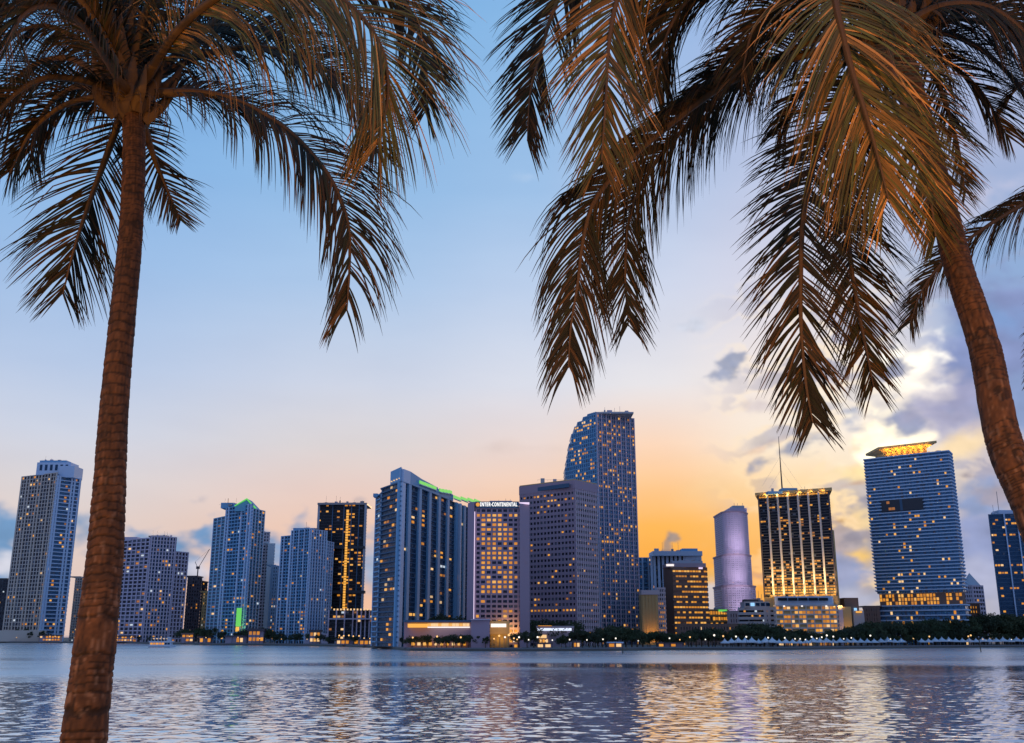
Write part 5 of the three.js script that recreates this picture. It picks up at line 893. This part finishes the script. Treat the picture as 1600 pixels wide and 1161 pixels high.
  for (const [pts, o] of [
    [[[175, 100, 9.8], [120, 60, 10], [60, 40, 10.1], [0, 70, 10.1], [-40, 150, 10.1]], {}], [[[185, 70, 9.5], [150, 10, 9.6], [95, -30, 9.6], [30, -20, 9.6], [-20, 50, 9.6]], {}], [[[230, 90, 9.7], [290, 50, 9.9], [370, 40, 10], [450, 60, 10], [520, 130, 10]], {}],
    [[[215, 60, 9], [250, -20, 8.8], [320, -50, 8.7], [400, -40, 8.7], [460, 20, 8.7]], { tone: 1.3 }], [[[160, 150, 9.4], [100, 165, 9.5], [50, 205, 9.6], [15, 270, 9.6]], { len: 0.8 }], [[[240, 150, 9.6], [300, 140, 10], [360, 160, 10.2], [410, 200, 10.2]], { len: 0.8 }], [[[175, 60, 9.0], [120, -10, 8.8], [40, -40, 8.7], [-30, 10, 8.7]], {}],
  ]) F1(pts, { len: 1.0, roll0: 1.2, roll1: 0.8, sag: 1.6, tone: 0.6, ...o });
}
{
  const tp = Q([[1795, 1420, 7.7], [1738, 1161, 7.9], [1672, 950, 8.1], [1612, 790, 8.3], [1571, 697, 8.45], [1537, 538, 8.7], [1498, 419, 8.85], [1478, 340, 8.95], [1455, 250, 9.05], [1428, 150, 9.15], [1408, 75, 9.2], [1400, 45, 9.2]]);
  const palm = thing('coconut_palm', 'coconut palm with curving trunk leaning left beside the navy tower', 'palm', V3(tp[0].x, 6.25, tp[0].z));
  trunk(palm, tp, [0.2, 0.182, 0.168, 0.156, 0.147, 0.136, 0.128, 0.124, 0.118, 0.113, 0.11, 0.116], 0.07, 8);
  const top = tp.at(-1); boss(palm, top, 0.19, 15);
  const F2 = (pts, o) => frond(palm, [V3(top.x, top.y, top.z), ...Q(pts)], o);
  F2([[1375, 0, 8.8], [1335, -50, 8.3], [1305, -30, 7.9], [1306, 10, 7.75], [1317, 56, 7.7], [1332, 115, 7.7], [1351, 174, 7.7], [1369, 236, 7.75], [1388, 310, 7.8]], { len: 1.25, roll0: 0.25, roll1: 0.1, sag: 0.75, tone: 3.2, t0: 0.26, gap: 0.03, thick: 1.2, wide: 1.15 });  // front frond: lamp glow painted in through a brighter leaf tone
  F2([[1370, 60, 9.4], [1290, 78, 9.5], [1197, 105, 9.5], [1137, 130, 9.4], [1082, 167, 9.3], [1027, 211, 9.2], [971, 262, 9.1], [927, 317, 9.0], [911, 375, 9.0], [903, 441, 9.0], [892, 510, 9.0], [888, 575, 9.0]], { len: 1.1, roll0: 1.45, roll1: 0.1, sag: 2.2, t0: 0.14, tone: 0.7, gap: 0.034 });
  F2([[1370, 40, 9.6], [1280, 60, 10], [1180, 110, 10.2], [1090, 180, 10.3], [1020, 260, 10.3], [984, 340, 10.3], [977, 430, 10.3], [982, 510, 10.3]], { len: 1.05, roll0: 1.2, roll1: 0.15, sag: 1.3 });
  F2([[1360, 20, 8.9], [1260, -60, 8.4], [1120, -110, 8.1], [1010, -80, 8.0], [968, -10, 8.0], [952, 66, 8.0], [946, 165, 8.0], [940, 250, 8.05]], { len: 1.1, roll0: 0.6, roll1: 0.1, sag: 0.8, tone: 2.2, t0: 0.2, gap: 0.034 });  // leaf colour lightened here too, as lit by the lamp
  F2([[1350, 10, 9.4], [1220, -90, 9.6], [1050, -130, 9.7], [920, -80, 9.7], [867, 11, 9.7], [845, 83, 9.7], [829, 143, 9.7], [824, 220, 9.7]], { len: 1.05, roll0: 0.6, roll1: 0.1, sag: 0.85, t0: 0.2, tone: 0.75 });
  F2([[1360, 30, 9.2], [1270, -20, 9.1], [1170, -40, 9.0], [1085, -10, 9.0], [1040, 60, 9.0], [1022, 150, 9.0]], { len: 1.1, roll0: 1.2, roll1: 0.6, sag: 1.6, tone: 0.8, gap: 0.034 });
  F2([[1370, 40, 9.0], [1300, 0, 8.7], [1230, 0, 8.5], [1180, 40, 8.4], [1160, 110, 8.4]], { len: 1.0, roll0: 1.2, roll1: 0.6, sag: 1.5, tone: 0.75 });
  F2([[1372, 90, 9.4], [1322, 150, 9.5], [1278, 235, 9.5], [1256, 330, 9.4], [1251, 439, 9.3], [1252, 518, 9.3], [1260, 605, 9.3], [1270, 660, 9.3]], { len: 0.95, roll0: 0.4, roll1: 0.02, sag: 0.6, t0: 0.1, gap: 0.036, wide: 1.15 });
  F2([[1385, 95, 9.7], [1345, 190, 10], [1325, 300, 10], [1328, 400, 9.9], [1342, 490, 9.9], [1356, 560, 9.9], [1365, 605, 9.9]], { len: 0.85, roll0: 0.5, roll1: 0.2, sag: 0.8, t0: 0.1 });
  F2([[1419, 37, 9.0], [1450, 19, 8.9], [1484, 8, 8.8], [1540, 10, 8.7], [1600, 50, 8.7], [1650, 130, 8.7]], { len: 1.1, roll0: 1.3, roll1: 0.6, sag: 1.7, thick: 1.5, t0: 0.22, gap: 0.034 });
  F2([[1430, 50, 9.6], [1490, 55, 9.8], [1550, 90, 9.9], [1600, 150, 9.9], [1630, 230, 9.9]], { len: 0.95, roll0: 1.3, sag: 1.5, gap: 0.036 });
  F2([[1425, 80, 9.7], [1455, 110, 10], [1480, 170, 10.1], [1498, 235, 10.1], [1508, 300, 10.1]], { len: 0.6, roll0: 0.8, sag: 1.2 });
  F2([[1430, 20, 9.5], [1480, -40, 9.8], [1560, -70, 10], [1640, -40, 10.1]], { len: 1.15, roll0: 1.2, sag: 1.7, t0: 0.15 });
  F2([[1395, -20, 9.4], [1380, -110, 9.8], [1330, -200, 10.4], [1260, -220, 11]], { len: 1.0, roll0: 0.7, sag: 1.3, t0: 0.2 });
  F2([[1410, -20, 9.0], [1430, -110, 8.6], [1480, -180, 8.0], [1560, -160, 7.4]], { len: 1.0, roll0: 0.7, sag: 1.3, t0: 0.2 });
  F2([[1390, 80, 8.9], [1400, 130, 8.6], [1425, 200, 8.45], [1450, 290, 8.4], [1462, 370, 8.4]], { len: 0.75, roll0: 0.5, roll1: 0.3, sag: 0.9, tone: 1.5, t0: 0.15 });
  for (const [pts, o] of [
    [[[1420, 60, 9.5], [1470, 90, 9.8], [1530, 140, 9.9], [1575, 215, 9.9]], { len: 0.85 }], [[[1440, 10, 9.4], [1500, -10, 9.5], [1570, 20, 9.6], [1625, 100, 9.6]], {}], [[[1450, 40, 9.8], [1510, 30, 10], [1580, 60, 10.2], [1645, 140, 10.2]], {}],
    [[[1350, 60, 9.7], [1270, 40, 9.9], [1190, 60, 10], [1120, 110, 10], [1080, 180, 10]], {}], [[[1340, 20, 9.5], [1250, -30, 9.6], [1150, -50, 9.7], [1060, -20, 9.7], [1010, 50, 9.7]], {}], [[[1360, 80, 9.6], [1310, 105, 9.8], [1250, 145, 9.9], [1215, 210, 9.9]], { len: 0.85 }], [[[1420, 0, 9.1], [1480, -60, 8.9], [1560, -60, 8.8], [1630, 10, 8.8]], { tone: 0.75 }],
  ]) F2(pts, { len: 1.0, roll0: 1.2, roll1: 0.8, sag: 1.6, tone: 0.6, ...o });
}
{
  // third palm, its trunk out of frame on the right, a few fronds reach in
  const tp = [V3(12.6, 6.2, -13.4), V3(12.2, 8.5, -13.5), V3(11.7, 10.8, -13.6), V3(11.3, 12.9, -13.6)];
  const palm = thing('coconut_palm', 'third palm whose bluish drooping frond reaches in behind the curving trunk', 'palm', V3(tp[0].x, 6.2, tp[0].z));
  trunk(palm, tp, [0.2, 0.17, 0.145, 0.13, 0.13], 0.075, 21);
  const top = tp.at(-1); boss(palm, top, 0.16, 25);
  const a = top;
  const F3 = (pts, o) => frond(palm, [a.clone(), ...pts], o);
  F3(Q([[1690, 262, 13.4], [1640, 288, 13.3], [1600, 318, 13.3], [1540, 355, 13.2], [1480, 402, 13.2], [1440, 455, 13.2], [1422, 505, 13.2]]), { len: 0.85, roll0: 1.3, roll1: 0.5, sag: 1.5, t0: 0.15, tone: 0.8 });
  F3(Q([[1700, 330, 13.8], [1660, 400, 14], [1630, 500, 14.1], [1612, 590, 14.1]]), { len: 0.6, roll0: 0.5, sag: 0.8 });
  F3(Q([[1700, 180, 13.9], [1650, 130, 14.2], [1600, 130, 14.4], [1560, 180, 14.5]]), { len: 0.9, roll0: 1.2, sag: 1.4 });
  for (let i = 0; i < 7; i++) { const an = -1.4 + i * 0.55, r = 2.6; F3([V3(a.x + Math.cos(an) * r * 0.4, a.y + 0.9, a.z + Math.sin(an) * r * 0.4), V3(a.x + Math.cos(an) * r, a.y + 0.5, a.z + Math.sin(an) * r), V3(a.x + Math.cos(an) * r * 1.3, a.y - 1.2, a.z + Math.sin(an) * r * 1.3)], { len: 0.85, roll0: 0.6, sag: 1.2 }); }
}
// two park lamps behind the frame whose amber light falls on trunks and fronds
for (const [x, z, h, I, label] of [[-10.5, -2.2, 3.4, 185, 'amber lantern post on the bank left of the leaning palm'], [5.2, -0.6, 3.6, 165, 'amber lantern post on the bank behind the viewer']]) {
  const t = thing('park_lamp', label, 'lamp post', V3(x, 6.25, z));
  const post = new THREE.CylinderGeometry(0.05, 0.075, h, 10); post.translate(0, h / 2, 0); part(t, 'post', post, M.charcoal);
  const foot = new THREE.CylinderGeometry(0.12, 0.16, 0.3, 10); foot.translate(0, 0.15, 0); part(t, 'foot', foot, M.charcoal);
  const lan = new THREE.SphereGeometry(0.17, 16, 12); lan.translate(0, h + 0.17, 0); part(t, 'lamp_globe', lan, glow(1, 0.5, 0.12, 2));
  const hat = new THREE.ConeGeometry(0.24, 0.14, 14); hat.translate(0, h + 0.4, 0); part(t, 'lamp_cap', hat, M.charcoal);
  const pl = new THREE.PointLight(rgb(1, 0.43, 0.07), I); pl.castShadow = true; pl.shadow.radius = 8; pl.position.set(0, h + 0.17, 0); t.add(pl);
}
renderer.render(scene, camera);
